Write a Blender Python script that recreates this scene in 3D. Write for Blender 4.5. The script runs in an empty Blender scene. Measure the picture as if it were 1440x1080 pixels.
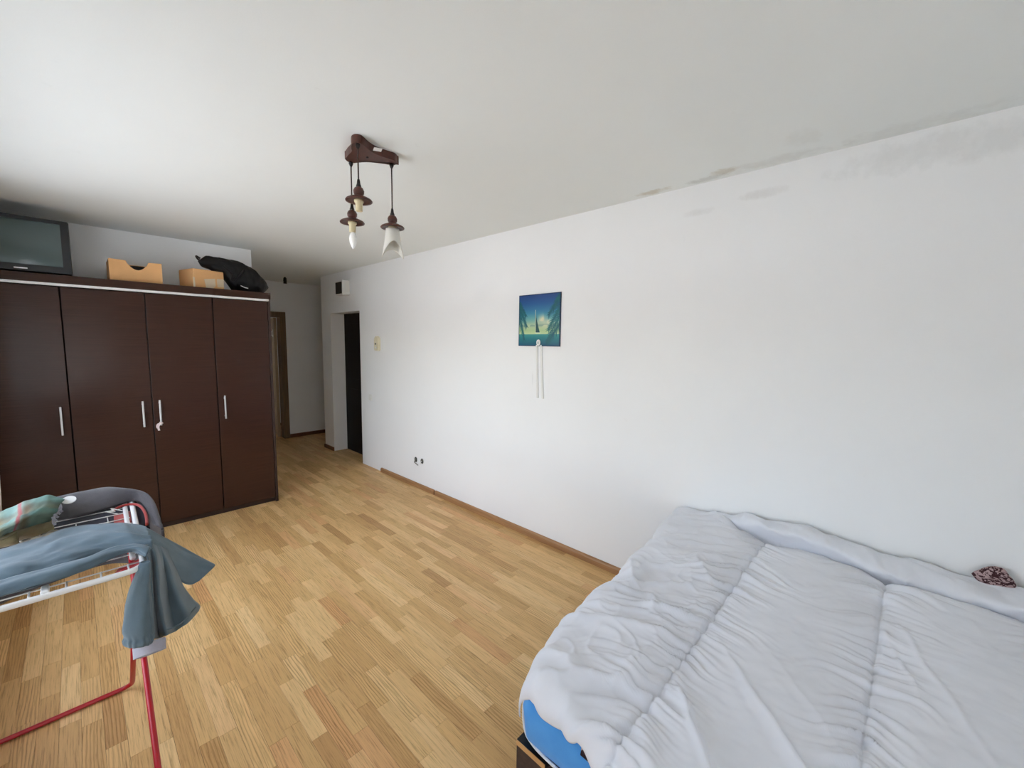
import bpy, bmesh, math, random
import numpy as np
from mathutils import Vector, Matrix

# ------------------------------------------------------------------ scene, camera, light
sc = bpy.context.scene
COL = sc.collection
FPX = 582.164
YAW, PITCH, ROLL = 0.812221, 0.0984455, -0.0131079
CAM = np.array([-2.60203, 0.0, 1.651175])

def cam_axes():
    f = np.array([math.sin(YAW)*math.cos(PITCH), math.cos(YAW)*math.cos(PITCH), -math.sin(PITCH)])
    r = np.cross(f, [0, 0, 1]); r /= np.linalg.norm(r); d = np.cross(f, r)
    c, s = math.cos(ROLL), math.sin(ROLL)
    return c*r + s*d, -s*r + c*d, f
AX_R, AX_D, AX_F = cam_axes()
cam = bpy.data.cameras.new('camera'); cam.sensor_width = 36; cam.lens = FPX/1440*36
cam.clip_start = 0.02; cam.clip_end = 300
cam_ob = bpy.data.objects.new('camera', cam); COL.objects.link(cam_ob)
m = Matrix.Identity(4)
for i in range(3):
    m[i][0] = AX_R[i]; m[i][1] = -AX_D[i]; m[i][2] = -AX_F[i]; m[i][3] = CAM[i]
cam_ob.matrix_world = m
sc.camera = cam_ob

sc.view_settings.view_transform = 'Standard'; sc.view_settings.look = 'None'
sc.view_settings.gamma = 1; sc.view_settings.use_curve_mapping = False
sc.view_settings.exposure = 1.18
sc.cycles.max_bounces = 12; sc.cycles.diffuse_bounces = 8; sc.cycles.transparent_max_bounces = 12
sc.cycles.caustics_reflective = False; sc.cycles.caustics_refractive = False
sc.cycles.sample_clamp_indirect = 8

world = bpy.data.worlds.new('world'); sc.world = world; world.use_nodes = True
wn = world.node_tree; wn.nodes.clear()
wo = wn.nodes.new('ShaderNodeOutputWorld'); bg = wn.nodes.new('ShaderNodeBackground')
sky = wn.nodes.new('ShaderNodeTexSky'); sky.sky_type = 'NISHITA'; sky.sun_disc = False
sky.sun_elevation = math.radians(48); sky.sun_rotation = math.radians(75); sky.air_density = 1.0; sky.dust_density = 3.0
bg.inputs['Strength'].default_value = 1.0
hs = wn.nodes.new('ShaderNodeHueSaturation'); hs.inputs['Saturation'].default_value = 0.5
wn.links.new(sky.outputs[0], hs.inputs['Color']); wn.links.new(hs.outputs[0], bg.inputs['Color'])
wn.links.new(bg.outputs[0], wo.inputs['Surface'])

sun = bpy.data.lights.new('sun', 'SUN'); sun.energy = 8.0; sun.angle = math.radians(0.6); sun.color = (1, .97, .93)
sun_ob = bpy.data.objects.new('sun', sun); COL.objects.link(sun_ob)
sun_ob.rotation_euler = Vector((-.14, -.62, -.77)).to_track_quat('-Z', 'Y').to_euler()   # comes over the building, never enters the window

# window opening in the left wall (daylight comes through it)
XL = -3.15
WY0, WY1, WZ0, WZ1 = 1.50, 4.25, 0.48, 2.12
YR = -1.5                                  # rear wall, with a glazed balcony door in its left corner
GX0, GX1, GZ1 = -3.08, -2.35, 2.12
for nm, lc, sx_, sy_, rot in (('window_portal', (XL-.16, (WY0+WY1)/2, (WZ0+WZ1)/2), WZ1-WZ0, WY1-WY0, (0, math.radians(-90), 0)),
                              ('balcony_door_portal', ((GX0+GX1)/2, YR-.16, GZ1/2), GX1-GX0, GZ1, (math.radians(90), 0, 0))):
    por = bpy.data.lights.new(nm, 'AREA'); por.shape = 'RECTANGLE'; por.size = sx_; por.size_y = sy_
    por.cycles.is_portal = True
    por_ob = bpy.data.objects.new(nm, por); COL.objects.link(por_ob); por_ob.location = lc; por_ob.rotation_euler = rot

# ------------------------------------------------------------------ helpers
def ray(u, v): return AX_R*((u-720)/FPX) + AX_D*((v-540)/FPX) + AX_F
def Px(u, v, x): d = ray(u, v); return CAM + d*((x-CAM[0])/d[0])
def Py(u, v, y): d = ray(u, v); return CAM + d*((y-CAM[1])/d[1])
def Pz(u, v, z): d = ray(u, v); return CAM + d*((z-CAM[2])/d[2])
def proj(p):
    v = np.asarray(p, float)-CAM; w = v@AX_F
    return 720+FPX*(v@AX_R)/w, 540+FPX*(v@AX_D)/w, w

def tag(o, label=None, cat=None, group=None, kind=None):
    if label: o['label'] = label
    if cat: o['category'] = cat
    if group: o['group'] = group
    if kind: o['kind'] = kind
    return o
def empty(name, loc=(0, 0, 0)):
    o = bpy.data.objects.new(name, None); COL.objects.link(o); o.location = loc; o.empty_display_size = .05
    return o
class MB:
    def __init__(s): s.v = []; s.f = []
    def add(s, V, F):
        n = len(s.v); s.v += [tuple(float(c) for c in p) for p in V]; s.f += [tuple(n+i for i in f) for f in F]; return s
    def box(s, a, b):
        (x0, y0, z0), (x1, y1, z1) = a, b
        x0, x1 = min(x0, x1), max(x0, x1); y0, y1 = min(y0, y1), max(y0, y1); z0, z1 = min(z0, z1), max(z0, z1)
        return s.add([(x0,y0,z0),(x1,y0,z0),(x1,y1,z0),(x0,y1,z0),(x0,y0,z1),(x1,y0,z1),(x1,y1,z1),(x0,y1,z1)],
                     [(0,3,2,1),(4,5,6,7),(0,1,5,4),(1,2,6,5),(2,3,7,6),(3,0,4,7)])
    def lathe(s, prof, c=(0, 0, 0), n=28):
        V = []; F = []
        for r, z in prof:
            for k in range(n):
                a = 2*math.pi*k/n; V.append((c[0]+r*math.cos(a), c[1]+r*math.sin(a), c[2]+z))
        for i in range(len(prof)-1):
            for k in range(n):
                F.append((i*n+k, i*n+(k+1) % n, (i+1)*n+(k+1) % n, (i+1)*n+k))
        F.append(tuple(range(n-1, -1, -1))); F.append(tuple((len(prof)-1)*n+k for k in range(n)))
        return s.add(V, F)
    def tube(s, pts, r, n=10, cap=True):
        pts = [np.array(p, float) for p in pts]; V = []; F = []
        rs = r if isinstance(r, (list, tuple, np.ndarray)) else [r]*len(pts)
        up = None
        for i, p in enumerate(pts):
            t = pts[min(i+1, len(pts)-1)]-pts[max(i-1, 0)]; t = t/(np.linalg.norm(t)+1e-12)
            if up is None:
                up = np.array([0, 0, 1.]) if abs(t[2]) < .9 else np.array([1., 0, 0])
            a = np.cross(t, up); a /= np.linalg.norm(a)+1e-12; b = np.cross(t, a); up = -b if np.dot(-b, up) > 0 else b
            for k in range(n):
                w = 2*math.pi*k/n; V.append(p+rs[i]*(math.cos(w)*a+math.sin(w)*b))
        for i in range(len(pts)-1):
            for k in range(n):
                F.append((i*n+k, i*n+(k+1) % n, (i+1)*n+(k+1) % n, (i+1)*n+k))
        if cap:
            F.append(tuple(range(n-1, -1, -1))); F.append(tuple((len(pts)-1)*n+k for k in range(n)))
        return s.add(V, F)
    def prism(s, poly, z0, z1):
        n = len(poly)
        V = [(x, y, z0) for x, y in poly]+[(x, y, z1) for x, y in poly]
        return s.add(V, [tuple(range(n-1, -1, -1)), tuple(range(n, 2*n))]+[(i, (i+1) % n, n+(i+1) % n, n+i) for i in range(n)])
    def build(s, name, mat, parent=None, smooth=False, bevel=0, solid=0, subsurf=0, recalc=True, segs=2):
        me = bpy.data.meshes.new(name); me.from_pydata(s.v, [], s.f); me.update()
        if recalc:
            bm = bmesh.new(); bm.from_mesh(me); bmesh.ops.recalc_face_normals(bm, faces=bm.faces); bm.to_mesh(me); bm.free()
        me.materials.append(mat)
        o = bpy.data.objects.new(name, me); COL.objects.link(o)
        if parent is not None:
            o.parent = parent; o.matrix_parent_inverse = Matrix.Translation(-Vector(parent.location)) if parent.type == 'EMPTY' else Matrix.Identity(4)
        if bevel:
            b = o.modifiers.new('bevel', 'BEVEL'); b.width = bevel; b.segments = segs; b.limit_method = 'ANGLE'; b.angle_limit = .6
            b.harden_normals = False
        if solid:
            q = o.modifiers.new('solid', 'SOLIDIFY'); q.thickness = solid; q.offset = 0
        if subsurf:
            q = o.modifiers.new('sub', 'SUBSURF'); q.levels = subsurf; q.render_levels = subsurf
        if smooth:
            me.polygons.foreach_set('use_smooth', [True]*len(me.polygons))
        return o
def box(name, a, b, mat, parent=None, bevel=0, **k): return MB().box(a, b).build(name, mat, parent, bevel=bevel, **k)

def catmull(P, n, closed=False):
    P = [np.array(p, float) for p in P]; out = []; N = len(P)
    segs = N if closed else N-1
    for i in range(segs):
        if closed: a, b, c, d = P[(i-1) % N], P[i], P[(i+1) % N], P[(i+2) % N]
        else:
            b, c = P[i], P[i+1]; a = P[i-1] if i > 0 else 2*b-c; d = P[i+2] if i+2 < N else 2*c-b
        for k in range(n):
            t = k/n; out.append(.5*((2*b)+(-a+c)*t+(2*a-5*b+4*c-d)*t*t+(-a+3*b-3*c+d)*t**3))
    if not closed: out.append(P[-1])
    return out
# value noise
def _h(i, j, seed):
    n = (i*374761393 + j*668265263 + seed*1442695041) & 0xffffffff
    n = ((n ^ (n >> 13))*1274126177) & 0xffffffff
    return ((n ^ (n >> 16)) & 0xffff)/65535.0
def vnoise(x, y, seed=0):
    x = np.asarray(x, float); y = np.asarray(y, float); x, y = np.broadcast_arrays(x, y)
    i = np.floor(x).astype(np.int64); j = np.floor(y).astype(np.int64); fx = x-i; fy = y-j
    fx = fx*fx*fx*(fx*(fx*6-15)+10); fy = fy*fy*fy*(fy*(fy*6-15)+10)
    a = _h(i, j, seed); b = _h(i+1, j, seed); c = _h(i, j+1, seed); d = _h(i+1, j+1, seed)
    return (a*(1-fx)+b*fx)*(1-fy)+(c*(1-fx)+d*fx)*fy
def fbm(x, y, seed=0, o=3):
    s = 0; a = .5; 
    for k in range(o): s = s+a*(vnoise(x*2**k, y*2**k, seed+k)-.5); a *= .5
    return s
def grid_faces(nr, nc): return [(r*nc+c, r*nc+c+1, (r+1)*nc+c+1, (r+1)*nc+c) for r in range(nr-1) for c in range(nc-1)]
def patch(ctrl, n=8):
    """bicubic surface through a grid of control points"""
    rows = [catmull(r, n) for r in ctrl]
    cols = [catmull([rows[r][c] for r in range(len(rows))], n) for c in range(len(rows[0]))]
    return np.array(cols).transpose(1, 0, 2)     # rows x cols x 3
def cloth(name, ctrl, mat, parent=None, n=8, thick=.003, wr=.004, wfreq=(7, 3), seed=1, uv=False):
    A = patch(ctrl, n); nr, nc, _ = A.shape
    du = np.gradient(A, axis=1); dv = np.gradient(A, axis=0); N = np.cross(du, dv); N /= np.linalg.norm(N, axis=2, keepdims=True)+1e-9
    V, U = np.meshgrid(np.linspace(0, 1, nr), np.linspace(0, 1, nc), indexing='ij')
    w = fbm(U*wfreq[0]+V*2, V*wfreq[1]-U*1.3, seed, 3)*2*wr
    A = A+N*w[..., None]
    o = MB().add(A.reshape(-1, 3), grid_faces(nr, nc)).build(name, mat, parent, smooth=True, solid=thick, recalc=False)
    if uv:
        l = o.data.uv_layers.new(name='UVMap')
        uvs = np.stack([U, V], -1).reshape(-1, 2)
        idx = np.zeros(len(o.data.loops), int); o.data.loops.foreach_get('vertex_index', idx)
        l.data.foreach_set('uv', uvs[idx].reshape(-1))
    return o

# ------------------------------------------------------------------ materials
def srgb(r, g, b):
    def f(c):
        c /= 255; return c/12.92 if c <= .04045 else ((c+.055)/1.055)**2.4
    return (f(r), f(g), f(b), 1)
class NT:
    def __init__(s, name):
        s.m = bpy.data.materials.new(name); s.m.use_nodes = True; s.t = s.m.node_tree; s.b = s.t.nodes['Principled BSDF']
    def n(s, typ, **k):
        x = s.t.nodes.new(typ)
        for a, b in k.items(): setattr(x, a, b)
        return x
    def l(s, a, b): s.t.links.new(a, b)
    def set(s, **k):
        for a, b in k.items(): s.b.inputs[a.replace('_', ' ')].default_value = b
        return s
    def coord(s, scale=(1, 1, 1), kind='Object'):
        if kind == 'World': c = s.n('ShaderNodeNewGeometry').outputs['Position']
        else: c = s.n('ShaderNodeTexCoord').outputs[kind]
        mp = s.n('ShaderNodeMapping'); mp.inputs['Scale'].default_value = scale; s.l(c, mp.inputs['Vector']); return mp.outputs[0]
    def noise(s, vec, scale, detail=4, rough=.55, dist=0):
        x = s.n('ShaderNodeTexNoise'); x.inputs['Scale'].default_value = scale; x.inputs['Detail'].default_value = detail
        x.inputs['Roughness'].default_value = rough; x.inputs['Distortion'].default_value = dist; s.l(vec, x.inputs['Vector']); return x.outputs['Fac']
    def ramp(s, fac, stops):
        r = s.n('ShaderNodeValToRGB'); e = r.color_ramp.elements
        while len(e) < len(stops): e.new(.5)
        for i, (p, c) in enumerate(stops): e[i].position = p; e[i].color = c if len(c) == 4 else (*c, 1)
        s.l(fac, r.inputs[0]); return r.outputs[0]
    def mix(s, fac, a, b, mode='MIX'):
        x = s.n('ShaderNodeMix', data_type='RGBA', blend_type=mode)
        for inp, val in ((0, fac), (6, a), (7, b)):
            if hasattr(val, 'is_output'): s.l(val, x.inputs[inp])
            else: x.inputs[inp].default_value = val
        return x.outputs[2]
    def math(s, op, a, b=0):
        x = s.n('ShaderNodeMath', operation=op)
        for i, val in enumerate((a, b)):
            if hasattr(val, 'is_output'): s.l(val, x.inputs[i])
            else: x.inputs[i].default_value = val
        return x.outputs[0]
    def bump(s, h, strength=.2, dist=.01):
        x = s.n('ShaderNodeBump'); x.inputs['Strength'].default_value = strength; x.inputs['Distance'].default_value = dist
        s.l(h, x.inputs['Height']); s.l(x.outputs[0], s.b.inputs['Normal'])
    def col(s, c): s.l(c, s.b.inputs['Base Color'])
def plain(name, rgb, rough=.6, metal=0, spec=.5, bump=None, var=.0):
    t = NT(name); t.set(Base_Color=srgb(*rgb), Roughness=rough, Metallic=metal); t.b.inputs['Specular IOR Level'].default_value = spec
    if var:
        v = t.noise(t.coord(), 6, 4); c = srgb(*rgb)
        t.col(t.ramp(v, [(.3, tuple(k*(1-var) for k in c[:3])), (.7, tuple(min(1, k*(1+var)) for k in c[:3]))]))
    if bump: t.bump(t.noise(t.coord(), bump[0], 3), bump[1], .004)
    return t.m
M = {}
# painted walls: faint roller texture and smudges
def wall_mat(name, rgb, stain=None):
    t = NT(name); g = t.coord(kind='World'); c = srgb(*rgb)
    n1 = t.noise(g, 1.7, 5, .6); base = t.ramp(n1, [(.3, tuple(k*.982 for k in c[:3])), (.7, c[:3])])
    n2 = t.noise(g, 9, 6, .7); sm = t.ramp(n2, [(.66, (0, 0, 0)), (.82, (1, 1, 1))])
    base = t.mix(t.math('MULTIPLY', sm, .10), base, srgb(150, 146, 140))
    if stain:
        sep = t.n('ShaderNodeSeparateXYZ'); t.l(g, sep.inputs[0])
        st = stain(t, g, sep)
        for fac, colr in st: base = t.mix(fac, base, colr)
    t.col(base); t.set(Roughness=.85); t.b.inputs['Specular IOR Level'].default_value = .25
    t.bump(t.noise(g, 160, 3), .12, .002)
    return t.m
def ceil_stain(t, g, sep):
    x, y = sep.outputs[0], sep.outputs[1]
    out = []
    for cx, cy, rx, ry, colr, amt in ((-.06, 1.235, .045, .13, (186, 170, 138), .8), (-.10, .80, .05, .09, (184, 172, 146), .75), (-.05, .92, .04, .12, (170, 168, 162), .6),
                                      (-.07, .55, .07, .28, (186, 184, 178), .4), (-.05, .05, .10, .35, (184, 183, 178), .3), (-.25, .42, .12, .08, (190, 182, 168), .2)):
        dx = t.math('DIVIDE', t.math('SUBTRACT', x, cx), rx); dy = t.math('DIVIDE', t.math('SUBTRACT', y, cy), ry)
        r2 = t.math('ADD', t.math('MULTIPLY', dx, dx), t.math('MULTIPLY', dy, dy))
        nn = t.noise(g, 14, 5, .7)
        r2 = t.math('ADD', r2, t.math('MULTIPLY', t.math('SUBTRACT', nn, .5), 3.0))
        f = t.ramp(r2, [(.0, (amt*.55,)*3), (.9, (0, 0, 0))])
        out.append((f, srgb(*colr)))
    return out
def wall_stain(t, g, sep):
    y, z = sep.outputs[1], sep.outputs[2]; out = []
    for cy, cz, ry, rz, colr, amt in ((.62, 2.47, .14, .03, (170, 168, 160), .35), (-.1, 2.5, .5, .09, (160, 160, 154), .3), (.95, 2.44, .12, .025, (172, 170, 160), .3),
                                      (2.23, 1.36, .006, .09, (176, 176, 174), .5)):
        dx = t.math('DIVIDE', t.math('SUBTRACT', y, cy), ry); dy = t.math('DIVIDE', t.math('SUBTRACT', z, cz), rz)
        r2 = t.math('ADD', t.math('MULTIPLY', dx, dx), t.math('MULTIPLY', dy, dy))
        r2 = t.math('ADD', r2, t.math('MULTIPLY', t.math('SUBTRACT', t.noise(g, 12, 5, .7), .5), 2.6))
        out.append((t.ramp(r2, [(.0, (amt*.5,)*3), (.9, (0, 0, 0))]), srgb(*colr)))
    return out
M['wall'] = wall_mat('white_wall_paint', (243, 244, 244), wall_stain)
M['ceiling'] = wall_mat('white_ceiling_paint', (238, 242, 240), ceil_stain)

def plank_mat():
    t = NT('oak_laminate'); g = t.n('ShaderNodeNewGeometry').outputs['Position']
    at = t.n('ShaderNodeAttribute', attribute_name='plank'); sp = t.n('ShaderNodeSeparateColor'); t.l(at.outputs['Color'], sp.inputs[0])
    r1, r2, r3 = sp.outputs[0], sp.outputs[1], sp.outputs[2]
    off = t.n('ShaderNodeVectorMath', operation='SCALE'); t.l(at.outputs['Color'], off.inputs[0]); off.inputs['Scale'].default_value = 53
    ad = t.n('ShaderNodeVectorMath', operation='ADD'); t.l(g, ad.inputs[0]); t.l(off.outputs[0], ad.inputs[1])
    def mp(sx, sy):
        k = t.n('ShaderNodeMapping'); k.inputs['Scale'].default_value = (sx, sy, 1); t.l(ad.outputs[0], k.inputs[0]); return k.outputs[0]
    base = t.ramp(r1, [(0, srgb(200, 156, 102)), (.12, srgb(212, 170, 112)), (.4, srgb(222, 182, 124)), (.65, srgb(230, 191, 133)), (.86, srgb(237, 201, 145)), (.95, srgb(222, 174, 120)), (1, srgb(218, 168, 114))])
    fine = t.noise(mp(210, 6), 1, 6, .7)
    base = t.mix(.85, base, t.ramp(fine, [(.33, (.52, .44, .34)), (.48, (.96, .95, .93)), (.72, (1.10, 1.10, 1.08))]), 'MULTIPLY')
    # cathedral grain on some strips
    w = t.n('ShaderNodeTexWave', wave_type='BANDS', bands_direction='X'); w.inputs['Scale'].default_value = 1; w.inputs['Distortion'].default_value = 11
    w.inputs['Detail'].default_value = 2.5; w.inputs['Detail Scale'].default_value = .5; w.inputs['Detail Roughness'].default_value = .55
    t.l(mp(26, 4.2), w.inputs['Vector'])
    gr = t.ramp(w.outputs['Fac'], [(0, (.60, .51, .40)), (.3, (.96, .95, .92)), (1, (1.04, 1.04, 1.03))])
    sel = t.ramp(r2, [(.55, (.0,)*3), (.72, (.75,)*3)])
    base = t.mix(sel, base, t.mix(1, base, gr, 'MULTIPLY'))
    broad = t.noise(mp(9, 1.4), 1, 3); base = t.mix(.5, base, t.ramp(broad, [(.3, (.86, .83, .79)), (.7, (1.08, 1.08, 1.08))]), 'MULTIPLY')
    t.col(base); t.set(Roughness=.42); t.b.inputs['Specular IOR Level'].default_value = .35
    t.l(t.ramp(fine, [(.3, (.5,)*3), (.7, (.38,)*3)]), t.b.inputs['Roughness'])
    t.bump(fine, .08, .002)
    return t.m
M['plank'] = plank_mat()
M['subfloor'] = plain('dark_subfloor', (92, 66, 42), .8)

def wood(name, c0, c1, rough=.45, scale=(3, 60, 60), spec=.4, bump=.06):
    t = NT(name); v = t.coord(scale, kind='World'); f = t.noise(v, 1, 5, .65)
    t.col(t.ramp(f, [(.3, srgb(*c0)), (.7, srgb(*c1))])); t.set(Roughness=rough); t.b.inputs['Specular IOR Level'].default_value = spec
    t.bump(f, bump, .002); return t.m
M['wenge'] = wood('wenge_laminate', (50, 29, 21), (63, 39, 29), .24, (2.5, 40, 190), .28)
M['wenge_dark'] = wood('wenge_carcass', (42, 27, 22), (60, 40, 33), .42, (2.2, 40, 130), .4)
M['skirt'] = wood('oak_skirting', (150, 108, 70), (176, 132, 90), .5, (60, 2.5, 40))
M['skirt_dark'] = wood('brown_skirting', (92, 56, 38), (120, 76, 52), .5, (60, 2.5, 40))
M['frame_wood'] = wood('oak_door_frame', (98, 76, 52), (124, 98, 68), .5, (60, 60, 2.5))
M['leaf_wood'] = wood('beige_door_leaf', (150, 128, 98), (172, 150, 118), .5, (60, 60, 2.5))
M['darkdoor'] = wood('dark_brown_door', (16, 11, 9), (26, 18, 15), .6, (40, 40, 2.5), .2)
M['sill'] = wood('beige_sill_wood', (206, 170, 138), (222, 190, 158), .5, (60, 2.5, 40))
M['lampwood'] = wood('mahogany_lamp_wood', (56, 24, 16), (88, 42, 28), .35, (40, 12, 40), .5)
M['satin'] = plain('brushed_aluminium', (205, 205, 205), .32, .75)
M['white_strip'] = plain('white_aluminium_strip', (226, 226, 224), .35, .15)
M['white_plastic'] = plain('white_plastic', (232, 232, 228), .4)
M['pvc'] = plain('white_window_pvc', (235, 236, 236), .35)
M['cream_plastic'] = plain('cream_plastic', (222, 214, 186), .45)
M['black_plastic'] = plain('black_plastic', (10, 13, 17), .35)
M['grey_slot'] = plain('dark_grey_inside', (70, 72, 70), .7)
M['dark_glass'] = plain('dark_window', (22, 20, 18), .2)
M['copper'] = plain('wire_end', (120, 116, 104), .5, .4)
M['screen'] = plain('dark_crt_glass', (74, 90, 90), .10, 0, .6)
M['cardboard'] = plain('cardboard', (222, 172, 118), .8, 0, .2, (40, .1), .08)
M['cardboard_in'] = plain('cardboard_shade', (150, 106, 64), .85, 0, .2, None, .08)
M['tape'] = plain('packing_tape', (214, 196, 166), .35)
M['black_cloth'] = plain('black_nylon', (10, 10, 12), .55, 0, .3, (30, .4))
M['black_stuff'] = plain('black_contents', (12, 12, 12), .7)
M['cord'] = plain('brown_cord', (58, 42, 36), .6)
M['cord_black'] = plain('black_strain_relief', (22, 18, 17), .5)
M['socket'] = plain('ivory_lamp_socket', (214, 200, 160), .5)
M['bulb'] = plain('frosted_bulb', (245, 245, 242), .25)
M['red'] = plain('red_painted_tube', (176, 24, 36), .3, 0, .5)
M['rack_white'] = plain('white_coated_tube', (236, 236, 234), .35)
M['paper'] = plain('white_sticker', (216, 212, 206), .6)
M['ribbon'] = plain('white_ribbon', (222, 206, 204), .8)

def frost():
    t = NT('frosted_shade'); t.set(Base_Color=srgb(240, 238, 228), Roughness=.35)
    t.b.inputs['Subsurface Weight'].default_value = .0; t.b.inputs['Transmission Weight'].default_value = .25
    return t.m
M['shade'] = frost()
def glass():
    t = NT('window_glass'); tr = t.n('ShaderNodeBsdfTransparent'); gl = t.n('ShaderNodeBsdfGlossy'); gl.inputs['Roughness'].default_value = .02
    mx = t.n('ShaderNodeMixShader'); mx.inputs[0].default_value = .06; t.l(tr.outputs[0], mx.inputs[1]); t.l(gl.outputs[0], mx.inputs[2])
    t.l(mx.outputs[0], t.t.nodes['Material Output'].inputs['Surface']); return t.m
M['glass'] = glass()
def fabric(name, rgb, rgb2=None, scale=900, rough=.9, bump=.15, sheen=.2):
    t = NT(name); v = t.coord(kind='World'); f = t.noise(v, scale, 2); b = t.noise(v, 14, 4)
    c = srgb(*rgb); d = srgb(*(rgb2 or tuple(int(k*.88) for k in rgb)))
    t.col(t.mix(.35, t.ramp(b, [(.3, d), (.7, c)]), t.ramp(f, [(.3, d), (.7, c)])))
    t.set(Roughness=rough); t.b.inputs['Specular IOR Level'].default_value = .2; t.b.inputs['Sheen Weight'].default_value = sheen
    t.bump(f, bump, .0015); return t.m
M['duvet'] = fabric('white_duvet_cotton', (230, 232, 238), (226, 228, 234), 700, .85, .05, .1)
M['blue_sheet'] = fabric('blue_fitted_sheet', (84, 162, 232), (72, 148, 222), 900)
M['piping'] = fabric('white_piping', (236, 238, 240))
M['teal_trouser'] = fabric('blue_grey_trouser_fabric', (96, 114, 124), (84, 100, 109), 800)
M['lining'] = fabric('pale_lilac_lining', (176, 176, 188))
M['grey_blanket'] = fabric('grey_fleece', (80, 76, 77), (58, 54, 57), 350, .95, .5)
M['navy'] = fabric('navy_jersey', (34, 34, 52), (28, 26, 42))
M['red_trim'] = fabric('red_trim', (176, 66, 60))
M['curtain'] = fabric('white_curtain', (238, 240, 242), (232, 234, 236))
M['olive'] = fabric('olive_beige_cloth', (140, 128, 94), (110, 100, 74), 300)

# ------------------------------------------------------------------ room shell
H = 2.6; YBK = 5.135; YHB = 7.5; XH = 1.6; XC = -1.247
def struct(o, label, cat): return tag(o, label, cat, kind='structure')

# floor: base slab + laminate strips as parts
fl = struct(box('floor', (XL-.2, YR-.2, -.16), (XH+.2, YHB+1.6, -.007), M['subfloor']), 'light oak strip laminate floor running into the hallway', 'floor')
rng = random.Random(7)
def strip_mesh(name, rects):
    V = []; F = []; C = []
    for (x0, x1, y0, y1, c) in rects:
        b = .0007; n = len(V); z0, z1, z2 = -.0068, -.0006, 0.0
        V += [(x0,y0,z0),(x1,y0,z0),(x1,y1,z0),(x0,y1,z0),(x0,y0,z1),(x1,y0,z1),(x1,y1,z1),(x0,y1,z1),(x0+b,y0+b,z2),(x1-b,y0+b,z2),(x1-b,y1-b,z2),(x0+b,y1-b,z2)]
        for k in (0, 4):
            F += [(n+k+i, n+k+(i+1) % 4, n+k+4+(i+1) % 4, n+k+4+i) for i in range(4)]
        F += [(n+8, n+9, n+10, n+11)]; C += [c]*12
    me = bpy.data.meshes.new(name); me.from_pydata(V, [], F); me.update()
    a = me.color_attributes.new('plank', 'FLOAT_COLOR', 'POINT'); a.data.foreach_set('color', np.array([(*c, 1) for c in C], 'f').reshape(-1))
    me.materials.append(M['plank']); o = bpy.data.objects.new(name, me); COL.objects.link(o); o.parent = fl; return o
strips = []
SW = .0655; x = 0.2; k = 0
while x > XL:
    x1 = x; x0 = max(x-SW, XL); gap = .0005 if k % 3 else .0009
    ymax = YHB+1.2; y = YR-rng.random()*.4
    while y < ymax:
        L = rng.choice((.28, .34, .40, .46, .52, .60)); y2 = min(y+L, ymax)
        strips.append((x0+gap/2, x1-gap/2, max(y, YR)+.0003, y2-.0003, (rng.random(), rng.random(), rng.random()))); y = y2
    x = x0; k += 1
xx = .2+SW/2
strips2 = []
x = .2
while x < XH:      # hallway to the right
    y = 6.45-rng.random()*.3
    while y < YHB:
        y2 = min(y+rng.choice((.34, .46, .6)), YHB); strips2.append((x+.0003, min(x+SW, XH)-.0003, max(y, 6.45), y2-.0003, (rng.random(), rng.random(), rng.random()))); y = y2
    x += SW
def area(s):
    x0, x1, y0, y1, _ = s; P = []
    xm, ym = (x0+x1)/2, (y0+y1)/2
    for X, Y in ((x0, y0), (x1, y0), (x1, y1), (x0, y1)):
        u, v, w = proj((X, Y, 0))
        if w < .1: return 0
        P.append((u, v))
    uc, vc, w = proj((xm, ym, 0))
    if not (-20 < uc < 1460 and -20 < vc < 1100): return 0
    if xm > -1.6 and ym < .85: return 0                      # under the bed
    if ym > 4.6 and xm < -1.25: return 0                     # under and behind the wardrobe
    if xm > 0: return 0
    if uc > 880 : return 0
    return abs(sum(P[i][0]*P[(i+1) % 4][1]-P[(i+1) % 4][0]*P[i][1] for i in range(4)))/2
order = sorted(range(len(strips)), key=lambda i: -area(strips[i]))
for i in order[:295]: strip_mesh('plank', [strips[i]])
tag(strip_mesh('plank_remainder', [strips[i] for i in order[295:]]+strips2), kind='stuff')

struct(box('ceiling', (XL-.2, YR-.2, H), (XH+.2, YHB+1.6, H+.25), M['ceiling']), 'white ceiling with mould stains along the right wall', 'ceiling')
DY0, DY1, DZ = 5.24, 6.13, 2.05
wr = MB().box((0, YR, 0), (.2, DY0, H)).box((0, DY0, DZ), (.2, DY1, H)).box((0, DY1, 0), (.2, 6.45, H)).box((.2, 6.30, 0), (XH, 6.45, H))
struct(wr.build('wall_right', M['wall']), 'long white wall with a picture and a dark doorway', 'wall')
struct(box('wall_back', (XL, YBK, 0), (XC, YHB, H), M['wall']), 'white wall behind the dark wardrobe', 'wall')
BX0, BX1, BZ = -1.02, -.235, 2.045
wb = MB().box((XC, YHB, 0), (BX0, YHB+.15, H)).box((BX0, YHB, BZ), (BX1, YHB+.15, H)).box((BX1, YHB, 0), (XH, YHB+.15, H))
struct(wb.build('wall_hall', M['wall']), 'white end wall of the hallway beside the wooden door frame', 'wall')
struct(box('wall_hall_end', (XH, 6.3, 0), (XH+.15, YHB+.15, H), M['wall']), 'white wall closing the hallway behind the corner', 'wall')
struct(MB().box((XL-.25, YR-.2, 0), (GX0, YR, H)).box((GX1, YR-.2, 0), (.2, YR, H)).box((GX0, YR-.2, GZ1), (GX1, YR, H)).box((GX0, YR-.2, 0), (GX1, YR, .03)).build('wall_rear', M['wall']), 'white wall behind the bed', 'wall')
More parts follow.
